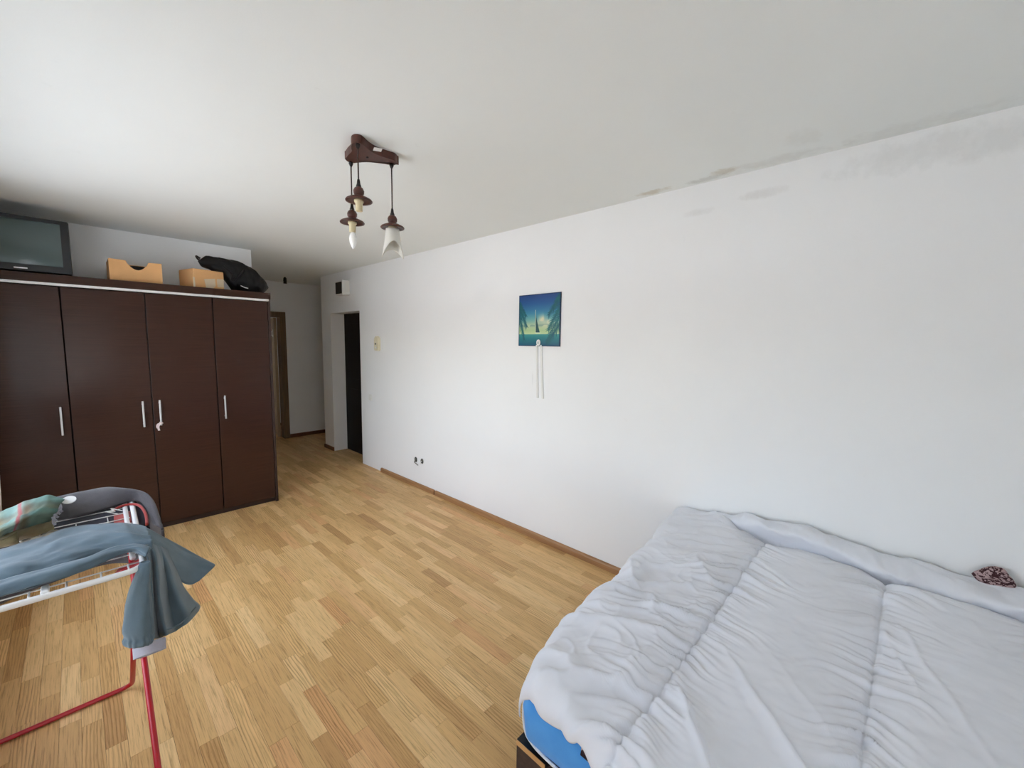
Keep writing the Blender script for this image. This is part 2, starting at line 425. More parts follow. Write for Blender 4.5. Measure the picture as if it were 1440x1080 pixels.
wl = MB().box((XL-.25, YR, 0), (XL, WY0, H)).box((XL-.25, WY1, 0), (XL, YHB, H)).box((XL-.25, WY0, 0), (XL, WY1, WZ0)).box((XL-.25, WY0, WZ1), (XL, WY1, H))
struct(wl.build('wall_left', M['wall']), 'white window wall beside the curtain', 'wall')
# dark room beyond the hallway door
dr = MB().box((BX0-.6, YHB+1.5, 0), (BX1+.4, YHB+1.6, H)).box((BX0-.7, YHB+.15, 0), (BX0-.6, YHB+1.6, H)).box((BX1+.4, YHB+.15, 0), (BX1+.5, YHB+1.6, H))
struct(dr.build('wall_bathroom', M['wall']), 'walls of the unlit room behind the open hallway door', 'wall')

# window in the left wall
win = struct(empty('window_1', (XL-.1, WY0, WZ0)), 'white framed window above the drying rack', 'window')
fw = .06; xa, xb = XL-.14, XL-.07
fm = MB().box((xa, WY0, WZ0), (xb, WY1, WZ0+fw)).box((xa, WY0, WZ1-fw), (xb, WY1, WZ1))
ys = [WY0, (WY0+WY1)/2, WY1]
for i, y in enumerate(ys):
    y0 = max(WY0, y-fw/2) if i else WY0; fm.box((xa, min(y0, WY1-fw), WZ0+fw), (xb, min(y0, WY1-fw)+fw, WZ1-fw))
fm.build('window_frame', M['pvc'], win)
for i in range(2):
    box('pane', (XL-.108, ys[i]+fw/2, WZ0+fw), (XL-.104, ys[i+1]-fw/2, WZ1-fw), M['glass'], win)
box('window_sill', (XL-.06, WY0-.03, .445), (-2.985, 4.30, .48), M['sill'], win, bevel=.006)
d3 = struct(empty('door_3', (GX0, YR-.1, .03)), 'white glazed balcony door in the corner behind the bed', 'door')
ya, yb_ = YR-.14, YR-.07
MB().box((GX0, ya, .03), (GX0+fw, yb_, GZ1)).box((GX1-fw, ya, .03), (GX1, yb_, GZ1)).box((GX0+fw, ya, GZ1-fw), (GX1-fw, yb_, GZ1)).box((GX0+fw, ya, .03), (GX1-fw, yb_, .03+fw)).box(((GX0+GX1)/2-fw/2, ya, .03+fw), ((GX0+GX1)/2+fw/2, yb_, GZ1-fw)).build('door_frame', M['pvc'], d3)
gm = (GX0+GX1)/2
box('pane', (GX0+fw, YR-.108, .03+fw), (gm-fw/2, YR-.104, GZ1-fw), M['glass'], d3)
box('pane', (gm+fw/2, YR-.108, .03+fw), (GX1-fw, YR-.104, GZ1-fw), M['glass'], d3)
MB().tube([(gm, YR-.07, 1.05), (gm, YR-.02, 1.05), (gm, YR-.02, .93)], .009, 8).build('handle', M['white_plastic'], d3)
# unseen sunlit ground, added close outside to bounce light up onto the ceiling
struct(MB().box((-60, YR-.25, -.4), (XL-.26, 55, -.25)).box((-60, -45, -.4), (40, YR-.25, -.25)).build('ground', plain('pale_bounce_ground', (172, 173, 173), .9, var=.06)), 'unseen pale ground added outside the window to bounce sunlight inside', 'ground')

# skirting
sk = struct(empty('baseboard_right', (0, 3, 0)), 'oak skirting boards along the right wall', 'skirting')
def skirt(y0, y1): 
    prof = [(0, 0), (-.018, 0), (-.018, .036), (-.013, .046), (0, .052)]
    n = len(prof); V = [(x, y0, z) for x, z in prof]+[(x, y1, z) for x, z in prof]
    MB().add(V, [tuple(range(n)), tuple(range(2*n-1, n-1, -1))]+[(i, (i+1) % n, n+(i+1) % n, n+i) for i in range(n)]).build('skirting_board', M['skirt'], sk)
skirt(3.60, 4.735); skirt(.93, 3.585); skirt(YR+.02, .925)
bh = struct(empty('baseboard_hall', (0, 6.4, 0)), 'brown skirting boards around the hallway', 'skirting')
box('skirting_board', (-.016, DY1+.005, 0), (-.0005, 6.464, .055), M['skirt_dark'], bh)
box('skirting_board', (BX1+.07, YHB-.016, 0), (XH-.002, YHB-.0005, .06), M['skirt_dark'], bh)

# dark door in the right wall
d1 = struct(empty('door_1', (.2, DY0, 0)), 'very dark door set deep in the right wall', 'door')
box('door_leaf', (.2, DY0-.02, .004), (.24, DY1+.02, DZ+.02), M['darkdoor'], d1)
box('door_panel', (.188, DY0+.12, .25), (.1995, DY1-.12, .95), M['darkdoor'], d1, bevel=.004)
box('door_panel', (.188, DY0+.12, 1.1), (.1995, DY1-.12, 1.9), M['darkdoor'], d1, bevel=.004)
# hallway door: wooden frame, leaf opened into the dark room
d2 = struct(empty('door_2', (BX1, YHB, 0)), 'wooden door frame with an open beige door in the hallway', 'door')
fr = MB().box((BX1, YHB-.02, 0), (BX1+.065, YHB+.0, BZ+.065)).box((BX0-.065, YHB-.02, 0), (BX0, YHB, BZ+.065)).box((BX0, YHB-.02, BZ), (BX1, YHB, BZ+.065))
fr.box((BX1-.02, YHB-.02, 0), (BX1, YHB+.15, BZ)).box((BX0, YHB-.02, 0), (BX0+.02, YHB+.15, BZ)).box((BX0+.02, YHB-.02, BZ-.02), (BX1-.02, YHB+.15, BZ))
fr.build('door_frame', M['frame_wood'], d2, bevel=.003)
lf = MB().box((-.04, 0, .008), (0, .76, BZ-.025)).build('door_leaf', M['leaf_wood'], None, bevel=.002)
lf.parent = d2; lf.location = (-.025, .155, 0); lf.rotation_euler = (0, 0, math.radians(-10))
hh = MB().tube([(-.04, .70, 1.02), (-.09, .70, 1.02), (-.09, .59, 1.02)], .009, 8).build('handle', M['satin'], None, smooth=True); hh.parent = lf
hk = MB().tube(catmull([(-.04, .1, 1.80), (-.065, .1, 1.79), (-.07, .1, 1.74), (-.05, .1, 1.72)], 5), .008, 8).box((-.05, .08, 1.70), (-.041, .12, 1.83)).build('coat_hook', M['white_plastic'], None); hk.parent = lf

# ------------------------------------------------------------------ wardrobe
WX0, WX1, WY, WT = -3.13, -1.25, 4.577, 2.108
wd = tag(empty('wardrobe', ((WX0+WX1)/2, WY+.27, 0)), 'large dark brown wardrobe with four doors and pale strip under its top', 'wardrobe')
ca = MB().box((WX0, WY, 0), (WX0+.02, YBK-.004, WT-.02)).box((WX1-.022, WY, 0), (WX1, YBK-.004, WT-.02)).box((WX0+.02, YBK-.02, .05), (WX1-.022, YBK-.004, WT-.02)).box((WX0+.02, WY+.025, .05), (WX1-.022, YBK-.02, .07))
ca.box((-2.19, WY+.025, .07), (-2.172, YBK-.02, WT-.03))
ca.build('body', M['wenge_dark'], wd)
box('plinth', (WX0+.02, WY+.035, 0), (WX1-.022, WY+.05, .05), M['wenge_dark'], wd)
MB().box((WX0-.004, WY-.010, WT-.062), (WX1+.004, WY+.03, WT)).box((WX0-.004, WY+.03, WT-.02), (WX1+.004, YBK-.004, WT)).build('cornice', M['wenge'], wd, bevel=.003)
box('trim_strip', (WX0, WY-.016, 2.027), (WX1-.014, WY+.015, WT-.0625), M['white_strip'], wd, bevel=.002)
edges = [WX0+.006, -2.654, -2.180, -1.720, WX1-.0225]
hx = [-2.704, -2.242, -2.134, -1.6705]
doors = []
for i in range(4):
    d = box('door', (edges[i]+.004, WY-.001, .052), (edges[i+1]-.004, WY+.018, 2.020), M['wenge'], wd, bevel=.0015)
    hb = MB().box((hx[i]-.006, WY-.034, .916), (hx[i]+.006, WY-.024, 1.132)).box((hx[i]-.005, WY-.026, .935), (hx[i]+.005, WY-.001, .947)).box((hx[i]-.005, WY-.026, 1.101), (hx[i]+.005, WY-.001, 1.113))
    h = hb.build('handle', M['satin'], None, bevel=.002); h.parent = d
    h.matrix_parent_inverse = Matrix.Identity(4)
    doors.append(d)
# ribbon tied to a handle
rb = MB()
def ribbon(pts, w):
    V = []; 
    for p in catmull(pts, 5): V += [np.array(p)+np.array((-w, 0, 0)), np.array(p)+np.array((w, 0, 0))]
    rb.add(V, [(2*i, 2*i+1, 2*i+3, 2*i+2) for i in range(len(V)//2-1)])
hx3 = hx[2]
rb.tube([(hx3-.009, WY-.04, .94), (hx3+.009, WY-.04, .935), (hx3+.009, WY-.018, .935), (hx3-.009, WY-.018, .94), (hx3-.009, WY-.04, .94)], .003, 6)
ribbon([(hx3, WY-.042, .945), (hx3-.015, WY-.045, .925), (hx3-.022, WY-.04, .905), (hx3-.018, WY-.038, .875)], .007)
ribbon([(hx3, WY-.042, .943), (hx3-.022, WY-.044, .935), (hx3-.030, WY-.04, .912), (hx3-.026, WY-.038, .895)], .006)
tag(rb.build('ribbon', M['ribbon'], None, solid=.002, recalc=False), 'small white ribbon tied round a wardrobe handle', 'ribbon')

# ------------------------------------------------------------------ things on top of the wardrobe
tv = tag(empty('television', (-2.85, 4.8, WT)), 'old dark tube television standing on the wardrobe', 'television')
tx0, tx1, ty, tz0, tz1 = -3.115, -2.577, 4.577, WT+.001, 2.500
MB().box((tx0, ty, tz0+.006), (tx1, ty+.10, tz1)).build('front_shell', M['black_plastic'], tv, bevel=.012)
s = MB(); a = (tx0+.01, ty+.10, tz0+.012, tx1-.01, tz1-.01); b = (tx0+.10, 5.06, tz0+.02, tx1-.10, tz1-.11)
s.add([(a[0], a[1], a[2]), (a[3], a[1], a[2]), (a[3], a[1], a[4]), (a[0], a[1], a[4]), (b[0], b[1], b[2]), (b[3], b[1], b[2]), (b[3], b[1], b[4]), (b[0], b[1], b[4])],
      [(0,1,2,3),(4,7,6,5),(0,4,5,1),(1,5,6,2),(2,6,7,3),(3,7,4,0)]).build('rear_shell', M['black_plastic'], tv, bevel=.01)
bz = MB(); sx0, sx1, sz0, sz1 = tx0+.045, tx1-.045, tz0+.055, tz1-.030
bz.box((tx0+.004, ty-.010, tz0+.010), (tx1-.004, ty, sz0)).box((tx0+.004, ty-.010, sz1), (tx1-.004, ty, tz1-.004)).box((tx0+.004, ty-.010, sz0), (sx0, ty, sz1)).box((sx1, ty-.010, sz0), (tx1-.004, ty, sz1))
bz.build('bezel', M['black_plastic'], tv)
V = []; n = 13
for j in range(n):
    for i in range(n):
        u, v = i/(n-1), j/(n-1); V.append((sx0+(sx1-sx0)*u, ty-.001-.008*(1-(2*u-1)**2)*(1-(2*v-1)**2), sz0+(sz1-sz0)*v))
MB().add(V, grid_faces(n, n)).build('screen', M['screen'], tv, smooth=True)
box('badge', (-2.860, ty-.0125, tz0+.022), (-2.797, ty-.0105, tz0+.030), M['white_strip'], tv)
for fx in (tx0+.08, tx1-.14): box('foot', (fx, ty+.05, WT), (fx+.06, ty+.3, tz0+.02), M['black_plastic'], tv)

# open cardboard box with a scooped front
b1 = tag(empty('cardboard_box', (-2.21, 4.8, WT)), 'open cardboard box with a scooped front beside the television', 'box', None)
bx0, bx1, by0, by1, bz0, bz1 = -2.374, -2.048, 4.652, 4.96, WT+.001, 2.283
poly = [(bx0, bz0), (bx1, bz0), (bx1, bz1)]
for k in range(17):
    t = k/16; xx = bx1-.085-(bx1-bx0-.185)*t; poly.append((xx, bz1-.070*math.sin(math.pi*t)**.75-.004))
poly += [(bx0, bz1)]
def front_board(poly, y0, y1):
    n = len(poly); V = [(x, y0, z) for x, z in poly]+[(x, y1, z) for x, z in poly]
    return MB().add(V, [tuple(range(n)), tuple(range(2*n-1, n-1, -1))]+[(i, (i+1) % n, n+(i+1) % n, n+i) for i in range(n)])
front_board(poly, by0, by0+.005).build('front_panel', M['cardboard'], b1)
box('side_panel', (bx0, by0+.005, bz0), (bx0+.005, by1, bz1), M['cardboard'], b1)
box('side_panel', (bx1-.005, by0+.005, bz0), (bx1, by1, bz1), M['cardboard'], b1)
box('back_panel', (bx0+.005, by1-.005, bz0), (bx1-.005, by1, bz1), M['cardboard'], b1)
box('bottom_panel', (bx0+.005, by0+.005, bz0), (bx1-.005, by1-.005, bz0+.004), M['cardboard'], b1)
V = []; n = 14
for j in range(n):
    for i in range(n):
        u, v = i/(n-1), j/(n-1); e = min(u, 1-u, v, 1-v)
        V.append((bx0+.008+(bx1-bx0-.016)*u, by0+.008+(by1-by0-.016)*v, bz0+.006+min(1, e*7)*(.105+.035*float(vnoise(u*4, v*4, 5)))))
tag(MB().add(V, grid_faces(n, n)).build('folded_clothes', M['black_stuff'], None, smooth=True), 'black contents filling the scooped cardboard box', 'clothes')

# taped closed carton, turned a little
b2 = tag(empty('cardboard_box', (-1.836, 4.655, WT)), 'closed cardboard carton with pale tape under the black bag', 'box')
b2.rotation_euler = (0, 0, math.radians(14))
def local(name, mb, mat, root, **k):
    o = mb.build(name, mat, None, **k); o.parent = root; o.matrix_parent_inverse = Matrix.Identity(4); return o
w2, d2_, h2 = .25, .26, .166
local('carton', MB().box((0, 0, .001), (w2, d2_, h2)), M['cardboard'], b2, bevel=.003)
local('flap', MB().box((.002, .002, h2), (w2-.002, d2_/2-.001, h2+.004)), M['cardboard'], b2)
local('flap', MB().box((.002, d2_/2+.001, h2), (w2-.002, d2_-.002, h2+.004)), M['cardboard'], b2)
local('tape', MB().add([(.085, -.001, .085), (.175, -.001, .10), (.178, -.001, .035), (.15, -.001, .004), (.10, -.001, .004), (.092, -.001, .05)], [(0, 5, 4, 3, 2, 1)]), M['tape'], b2, solid=.001, recalc=False)
local('tape', MB().add([(-.001, -.001, .095), (.012, -.001, .09), (.014, -.001, .002), (-.001, -.001, .002)], [(0, 3, 2, 1)]), M['tape'], b2, solid=.001, recalc=False)
local('tape', MB().add([(.19, -.001, .10), (.247, -.001, .105), (.249, -.001, .03), (.192, -.001, .025)], [(0, 3, 2, 1)]), M['tape'], b2, solid=.001, recalc=False)

# black bag slumped over the carton
bag = tag(empty('bag', (-1.42, 4.8, WT)), 'black soft bag slumped over the taped carton', 'bag')
spine = [(-1.765, 4.72, 2.372, .016, .018), (-1.735, 4.73, 2.362, .045, .046), (-1.66, 4.75, 2.352, .075, .058), (-1.575, 4.775, 2.325, .10, .080), (-1.48, 4.785, 2.262, .125, .128),
         (-1.39, 4.785, 2.236, .13, .130), (-1.31, 4.785, 2.200, .125, .098), (-1.255, 4.785, 2.172, .10, .066), (-1.22, 4.785, 2.158, .04, .025)]
sp = catmull(spine, 7); V = []; nn = 36
for i, (x, y, z, ry, rz) in enumerate(sp):
    for k in range(nn):
        a = 2*math.pi*k/nn; ca_, sa_ = math.cos(a), math.sin(a)
        ca_ = math.copysign(abs(ca_)**.8, ca_); sa_ = math.copysign(abs(sa_)**.8, sa_)
        f = 1+.34*float(fbm(i*.22+3*math.cos(a), 3*math.sin(a)+1.5, 3))+.10*abs(math.sin(i*.33+2*math.sin(2*a)))-.05
        V.append((x+.02*sa_, y+ry*ca_*f, max(z+rz*sa_*f, WT+.002 if x > -1.57 else WT+.178)))
Fb = [(i*nn+k, i*nn+(k+1) % nn, (i+1)*nn+(k+1) % nn, (i+1)*nn+k) for i in range(len(sp)-1) for k in range(nn)]+[tuple(range(nn)), tuple((len(sp)-1)*nn+k for k in range(nn))]
MB().add(V, Fb).build('bag_body', M['black_cloth'], bag, smooth=True)
MB().tube(catmull([(-1.60, 4.68, 2.33), (-1.54, 4.652, 2.26), (-1.55, 4.642, 2.20), (-1.50, 4.64, 2.23), (-1.44, 4.645, 2.31)], 6), .010, 8).build('strap', M['black_cloth'], bag, smooth=True)
MB().tube(catmull([(-1.76, 4.745, 2.385), (-1.79, 4.74, 2.40), (-1.775, 4.735, 2.37), (-1.74, 4.72, 2.36), (-1.70, 4.71, 2.32)], 6), .008, 8).build('strap', M['black_cloth'], bag, smooth=True)
MB().tube(catmull([(-1.43, 4.735, 2.350), (-1.395, 4.72, 2.352), (-1.375, 4.715, 2.335), (-1.40, 4.705, 2.325)], 5), .0035, 6).build('logo', M['white_plastic'], bag, smooth=True)
MB().tube([(-1.365, 4.672, 2.285), (-1.355, 4.672, 2.278)], .004, 6).build('buckle', M['white_plastic'], bag)
MB().tube(catmull([(-1.47, 4.668, 2.165), (-1.44, 4.660, 2.150), (-1.41, 4.662, 2.145)], 4), .004, 6).build('cord_end', M['white_plastic'], bag, smooth=True)

# ------------------------------------------------------------------ ceiling lamp
lamp = tag(empty('ceiling_lamp', (-1.55, 2.0, H)), 'wooden ceiling lamp with three hanging sockets and one white glass shade', 'lamp')
def zq(x, y): return 460+x/5.143, 170+y/5.143
near = [Pz(*zq(*p), H)[:2] for p in ((172, 130), (180, 102), (210, 93), (250, 104), (300, 148), (350, 180), (420, 208), (490, 232), (516, 262))]
far = [Pz(*zq(*p), 2.562)[:2] for p in ((512, 308), (480, 321), (420, 313), (360, 305), (300, 299), (240, 301), (185, 306), (150, 295), (130, 277))]
lft = [Pz(*zq(*p), 2.585)[:2] for p in ((131, 240), (152, 212), (176, 185))]
out = [tuple(p) for p in catmull(near+far+lft, 4, True)]
MB().prism(out, 2.562, H-.0005).build('base_plate', M['lampwood'], lamp, bevel=.006)
c = Pz(*zq(362, 208), 2.561)
MB().prism([(c[0]-.022, c[1]-.012), (c[0]+.012, c[1]-.028), (c[0]+.024, c[1]+.006), (c[0]-.010, c[1]+.022)], 2.5605, 2.5618).build('sticker', M['paper'], lamp)
c = Pz(*zq(290, 262), 2.562)
MB().lathe([(.007, 0), (.006, -.004), (.002, -.005)], (c[0], c[1], 2.562), 12).build('screw', M['cord_black'], lamp)
CAPP = [(.004, .052), (.010, .046), (.019, .040), (.0245, .028), (.0235, .016), (.019, .008), (.024, .004), (.040, -.002), (.056, -.010), (.061, -.016), (.060, -.020), (.050, -.018), (.022, -.014)]
def zrow(xy, row):
    lo, hi = 1.5, 2.7
    for _ in range(40):
        z = (lo+hi)/2
        if proj((xy[0], xy[1], z))[1] > 170+row/5.143: lo = z
        else: hi = z
    return lo
pend = []
for nm, tp, row in (('A', (221, 166), 577), ('B', (172, 299), 735), ('C', (466, 312), 772)):
    c = Pz(*zq(*tp), 2.562); pend.append((nm, (c[0], c[1]), zrow(c, row)+.016))
caps = []
for nm, (px, py), zc in pend:
    MB().tube([(px, py, 2.563), (px, py, zc+.075)], .0035, 8).build('cord', M['cord'], lamp, smooth=True)
    MB().lathe([(.010, 0), (.011, -.008), (.006, -.020), (.004, -.022)], (px, py, 2.5625), 14).build('strain_relief', M['cord_black'], lamp, smooth=True)
    cp = MB().lathe(CAPP, (px, py, zc), 32).build('socket_cap', M['lampwood'], lamp, smooth=True)
    local('strain_relief', MB().lathe([(.005, .080), (.0065, .074), (.008, .060), (.011, .052), (.012, .044)], (px, py, zc), 14), M['cord_black'], lamp, smooth=True).matrix_parent_inverse = Matrix.Translation(-Vector(lamp.location))
    MB().lathe([(.022, -.014), (.0215, -.024), (.0165, -.028), (.0155, -.064), (.012, -.065)], (px, py, zc), 24).build('socket', M['socket'], cp, smooth=True); caps.append(cp)
px, py = pend[1][1]; zc = pend[1][2]
MB().lathe([(.010, -.066), (.012, -.072), (.0175, -.085), (.0195, -.100), (.0175, -.118), (.011, -.136), (.004, -.148), (.001, -.151)], (px+.002, py, zc), 20).build('bulb', M['bulb'], caps[1], smooth=True)
px, py = pend[2][1]; zc = pend[2][2]
nu, nv = 72, 14; V = []
toc = math.atan2(CAM[1]-py, CAM[0]-px)
for j in range(nv):
    for k in range(nu):
        a = 2*math.pi*k/nu; rel = a-toc
        cr = math.cos(rel-.15)
        zb = -.172+(.080 if cr > 0 else .050)*abs(cr)**1.2
        t = j/(nv-1); z = -.024+(zb+.024)*t
        q = (-.024-z)/.165; r = .033+.014*q+.012*q*q
        V.append((px+r*math.cos(a), py+r*math.sin(a), zc+z))
MB().add(V, [(j*nu+k, j*nu+(k+1) % nu, (j+1)*nu+(k+1) % nu, (j+1)*nu+k) for j in range(nv-1) for k in range(nu)]).build('glass_shade', M['shade'], caps[2], smooth=True, solid=.003)

# bare socket in the hallway
hl = tag(empty('hanging_socket', (-.35, 6.9, H)), 'small bare black lamp socket hanging in the hallway', 'lamp')
MB().tube([(-.355, 6.9, H), (-.352, 6.9, 2.585)], .004, 8).build('cord', M['cord_black'], hl)
MB().lathe([(.008, .045), (.022, .03), (.024, -.01), (.020, -.035), (.026, -.04), (.024, -.05)], (-.345, 6.9, 2.555), 16).build('socket', M['cord_black'], hl, smooth=True)

# ------------------------------------------------------------------ things on the right wall
fb = tag(empty('fuse_box', (0, 5.62, 2.27)), 'white fuse box with dark cover above the doorway', 'fuse box')
y0, y1, z0, z1 = 5.50, 5.745, 2.268, 2.458
box('casing', (-.085, y0, z0), (-.0005, y1, z1), M['white_plastic'], fb, bevel=.006)
box('cover', (-.093, y0+.022, z0+.018), (-.0855, y1-.014, z1-.018), M['dark_glass'], fb, bevel=.002)
MB().box((-.10, y0-.002, z0-.004), (-.085, y0+.02, z1+.002)).build('cover_frame', M['white_plastic'], fb, bevel=.002)
ic = tag(empty('intercom', (0, 4.76, 1.54)), 'cream wall intercom beside the doorway', 'intercom')
y0, y1, z0, z1 = 4.705, 4.805, 1.535, 1.715
pl = []
for k in range(13): a = math.pi*k/12; pl.append(((y0+y1)/2+.05*math.cos(a), z1-.05+.05*math.sin(a)))
for k in range(7): a = math.pi+math.pi*k/6; pl.append(((y0+y1)/2+.05*math.copysign(abs(math.cos(a))**.4, math.cos(a)), z0+.02+.02*math.sin(a)))
n = len(pl)
def wall_prism(pl, x0, x1):
    n = len(pl); V = [(x0, y, z) for y, z in pl]+[(x1, y, z) for y, z in pl]
    return MB().add(V, [tuple(range(n)), tuple(range(2*n-1, n-1, -1))]+[(i, (i+1) % n, n+(i+1) % n, n+i) for i in range(n)])
wall_prism(pl, -.038, -.0005).build('housing', M['cream_plastic'], ic, bevel=.006)
box('speaker_grille', (-.0395, 4.73, 1.655), (-.0385, 4.78, 1.69), M['cream_plastic'], ic)
wall_prism([(4.762+.011*math.cos(2*math.pi*k/16), 1.62+.011*math.sin(2*math.pi*k/16)) for k in range(16)], -.043, -.0385).build('call_button', M['black_plastic'], ic)
box('push_key', (-.042, 4.735, 1.565), (-.0385, 4.775, 1.585), M['white_plastic'], ic, bevel=.001)
sw = tag(empty('light_switch', (0, 4.98, .93)), 'white light switch beside the doorway', 'switch')
box('frame', (-.010, 4.94, .888), (-.0005, 5.022, .970), M['white_plastic'], sw, bevel=.004)
box('rocker', (-.015, 4.955, .903), (-.0105, 5.007, .955), M['white_plastic'], sw, bevel=.002)
for i, (yy, zz, lab) in enumerate(((3.955, .318, 'open wall socket hole with a bent wire, left of its pair'), (3.832, .336-.012, 'open wall socket hole with wire ends, closer to the bed'))):
    lab = ('uncovered wall socket hole with a bent wire, on the side of the doorway', 'uncovered wall socket hole with short wires, on the side of the bed')[i]
    s_ = tag(empty('wall_socket', (0, yy, zz)), lab, 'socket', 'pair of uncovered wall sockets')
    ring = [(yy+.031*math.cos(2*math.pi*k/24), zz+.034*math.sin(2*math.pi*k/24)) for k in range(24)]
    wall_prism(ring, -.004, -.0005).build('socket_rim', M['white_plastic'], s_)
    ring = [(yy+.026*math.cos(2*math.pi*k/24), zz+.029*math.sin(2*math.pi*k/24)) for k in range(24)]
    wall_prism(ring, -.006, -.0042).build('socket_inside', M['grey_slot'], s_)
    if i == 0: MB().tube(catmull([(-.006, yy-.005, zz-.005), (-.02, yy+.01, zz-.025), (-.012, yy-.02, zz-.045), (-.01, yy-.05, zz-.055)], 6), .004, 8).build('wire', M['copper'], s_, smooth=True)
    else: MB().tube(catmull([(-.006, yy, zz), (-.02, yy+.006, zz-.01), (-.012, yy+.02, zz-.035)], 6), .004, 8).build('wire', M['white_plastic'], s_, smooth=True)
    MB().box((-.010, yy-.012, zz-.003), (-.0062, yy+.010, zz+.014)).build('terminal', M['copper'], s_)

# picture of a sailing boat
pc = tag(empty('wall_picture', (0, 2.168, 1.63)), 'blue-green picture of a sailing boat framed by palm leaves', 'picture')
y0, y1, z0, z1 = 1.953, 2.386, 1.629, 2.047
box('panel', (-.0105, y0, z0), (-.0008, y1, z1), plain('picture_edge', (20, 52, 84), .5), pc)
NP = 230; V_, U_ = np.meshgrid(np.linspace(0, 1, NP), np.linspace(0, 1, NP), indexing='ij')   # u right, v down
def lerpc(t, stops):
    t = np.clip(t, 0, 1); out = np.zeros(t.shape+(3,))
    for ch in range(3): out[..., ch] = np.interp(t, [s[0] for s in stops], [s[1][ch] for s in stops])
    return out
img = lerpc(V_, [(0, (30, 66, 128)), (.18, (36, 92, 150)), (.36, (62, 136, 168)), (.5, (120, 178, 172)), (.6, (188, 204, 164)), (.70, (176, 204, 148)), (.765, (196, 216, 164)), (.775, (60, 150, 146)), (.86, (34, 122, 128)), (1, (24, 84, 116))])
def blend(mask, colr):
    global img
    mk = np.clip(mask, 0, 1)[..., None]; img = img*(1-mk)+np.array(colr)*mk
cl = np.exp(-(((U_-.63)/.13)**2+((V_-.52)/.10)**2))*1.5*np.clip(2.2*vnoise(U_*9, V_*9, 2)-.25, 0, 1); blend(cl*(V_ < .76), (224, 222, 190))
cl = np.exp(-(((V_-.60)/.025)**2))*(vnoise(U_*9, V_*6, 4) > .45); blend(cl*.5, (96, 140, 138))
sail = (V_ > .36) & (V_ < .74) & (U_ > .425+.012*(V_-.36)/.38) & (U_ < .43+.105*((V_-.36)/.38)**1.2); blend(sail*.95, (30, 78, 82))
blend(((V_ > .735) & (V_ < .755) & (U_ > .42) & (U_ < .55))*.8, (220, 232, 206))
blend(((abs(U_-.424) < .006) & (V_ > .30) & (V_ < .72))*.9, (206, 214, 190))
prng = random.Random(3)
def frond(u0, v0, u1, v1, w):
    for k in range(18):
        t = k/17; cu, cv = u0+(u1-u0)*t, v0+(v1-v0)*t+.06*t*t
        ang = math.atan2(v1-v0, u1-u0)
        for sgn in (-1, 1):
            a2 = ang+sgn*(.75+.2*prng.random()); ln = w*(1-.5*t)*(.7+.5*prng.random())
            eu, ev = cu+ln*math.cos(a2), cv+ln*math.sin(a2)+.03
            d = np.array([eu-cu, ev-cv]); L = np.hypot(*d); tt = np.clip(((U_-cu)*d[0]+(V_-cv)*d[1])/L**2, 0, 1)
            ds = np.hypot(U_-(cu+tt*d[0]), V_-(cv+tt*d[1])); blend(np.clip(1.4-ds/(.012*(1.15-tt)), 0, 1)*.8, (16+14*prng.random(), 82+22*prng.random(), 98+10*prng.random()))
for f in ((-.02, .20, .20, .55, .11), (-.02, .30, .14, .80, .09), (-.05, .10, .18, .34, .09), (1.04, .08, .74, .34, .13), (1.05, .20, .74, .62, .14), (1.05, .36, .70, .86, .14), (1.03, .55, .68, .95, .12), (1.02, .02, .84, .22, .10)): frond(*f)
edge = np.minimum(np.minimum(U_, 1-U_), np.minimum(V_, 1-V_)); blend((edge < .014)*.75, (14, 46, 84))
pm = NT('sailing_picture_print'); pa = pm.n('ShaderNodeAttribute', attribute_name='print'); pm.col(pa.outputs['Color']); pm.set(Roughness=.35)
Vp = np.stack([np.full(U_.shape, -.0112), y1-.001-(y1-y0-.002)*U_, z1-.001-(z1-z0-.002)*V_], -1).reshape(-1, 3)
po = MB().add(Vp, grid_faces(NP, NP)).build('print', pm.m, pc)
lin = np.where(img/255 <= .04045, img/255/12.92, ((img/255+.055)/1.055)**2.4)
at_ = po.data.color_attributes.new('print', 'FLOAT_COLOR', 'POINT'); at_.data.foreach_set('color', np.concatenate([lin, np.ones(lin.shape[:2]+(1,))], -1).astype('f').reshape(-1))
ring = [(2.162+.021*math.cos(2*math.pi*k/28), 1.658+.0255*math.sin(2*math.pi*k/28)) for k in range(28)]
wall_prism(ring, -.020, -.0118).build('white_disc', M['white_plastic'], pc, bevel=.003)
ring = [(2.163+.008*math.cos(2*math.pi*k/16), 1.656+.013*math.sin(2*math.pi*k/16)) for k in range(16)]
wall_prism(ring, -.0212, -.0202).build('disc_mark', plain('grey_mark', (176, 186, 186), .5), pc)
for ya, yb in ((2.186, 2.170), (2.141, 2.114)):
    V = []
    for zz, yy in ((1.640, ya), (1.205, yb)): V += [(-.0005, yy-.0085, zz), (-.012, yy-.0085, zz), (-.012, yy+.0085, zz), (-.0005, yy+.0085, zz)]
    MB().add(V, [(0,1,2,3),(7,6,5,4),(0,4,5,1),(1,5,6,2),(2,6,7,3),(3,7,4,0)]).build('hanging_band', M['white_plastic'], pc, bevel=.002)

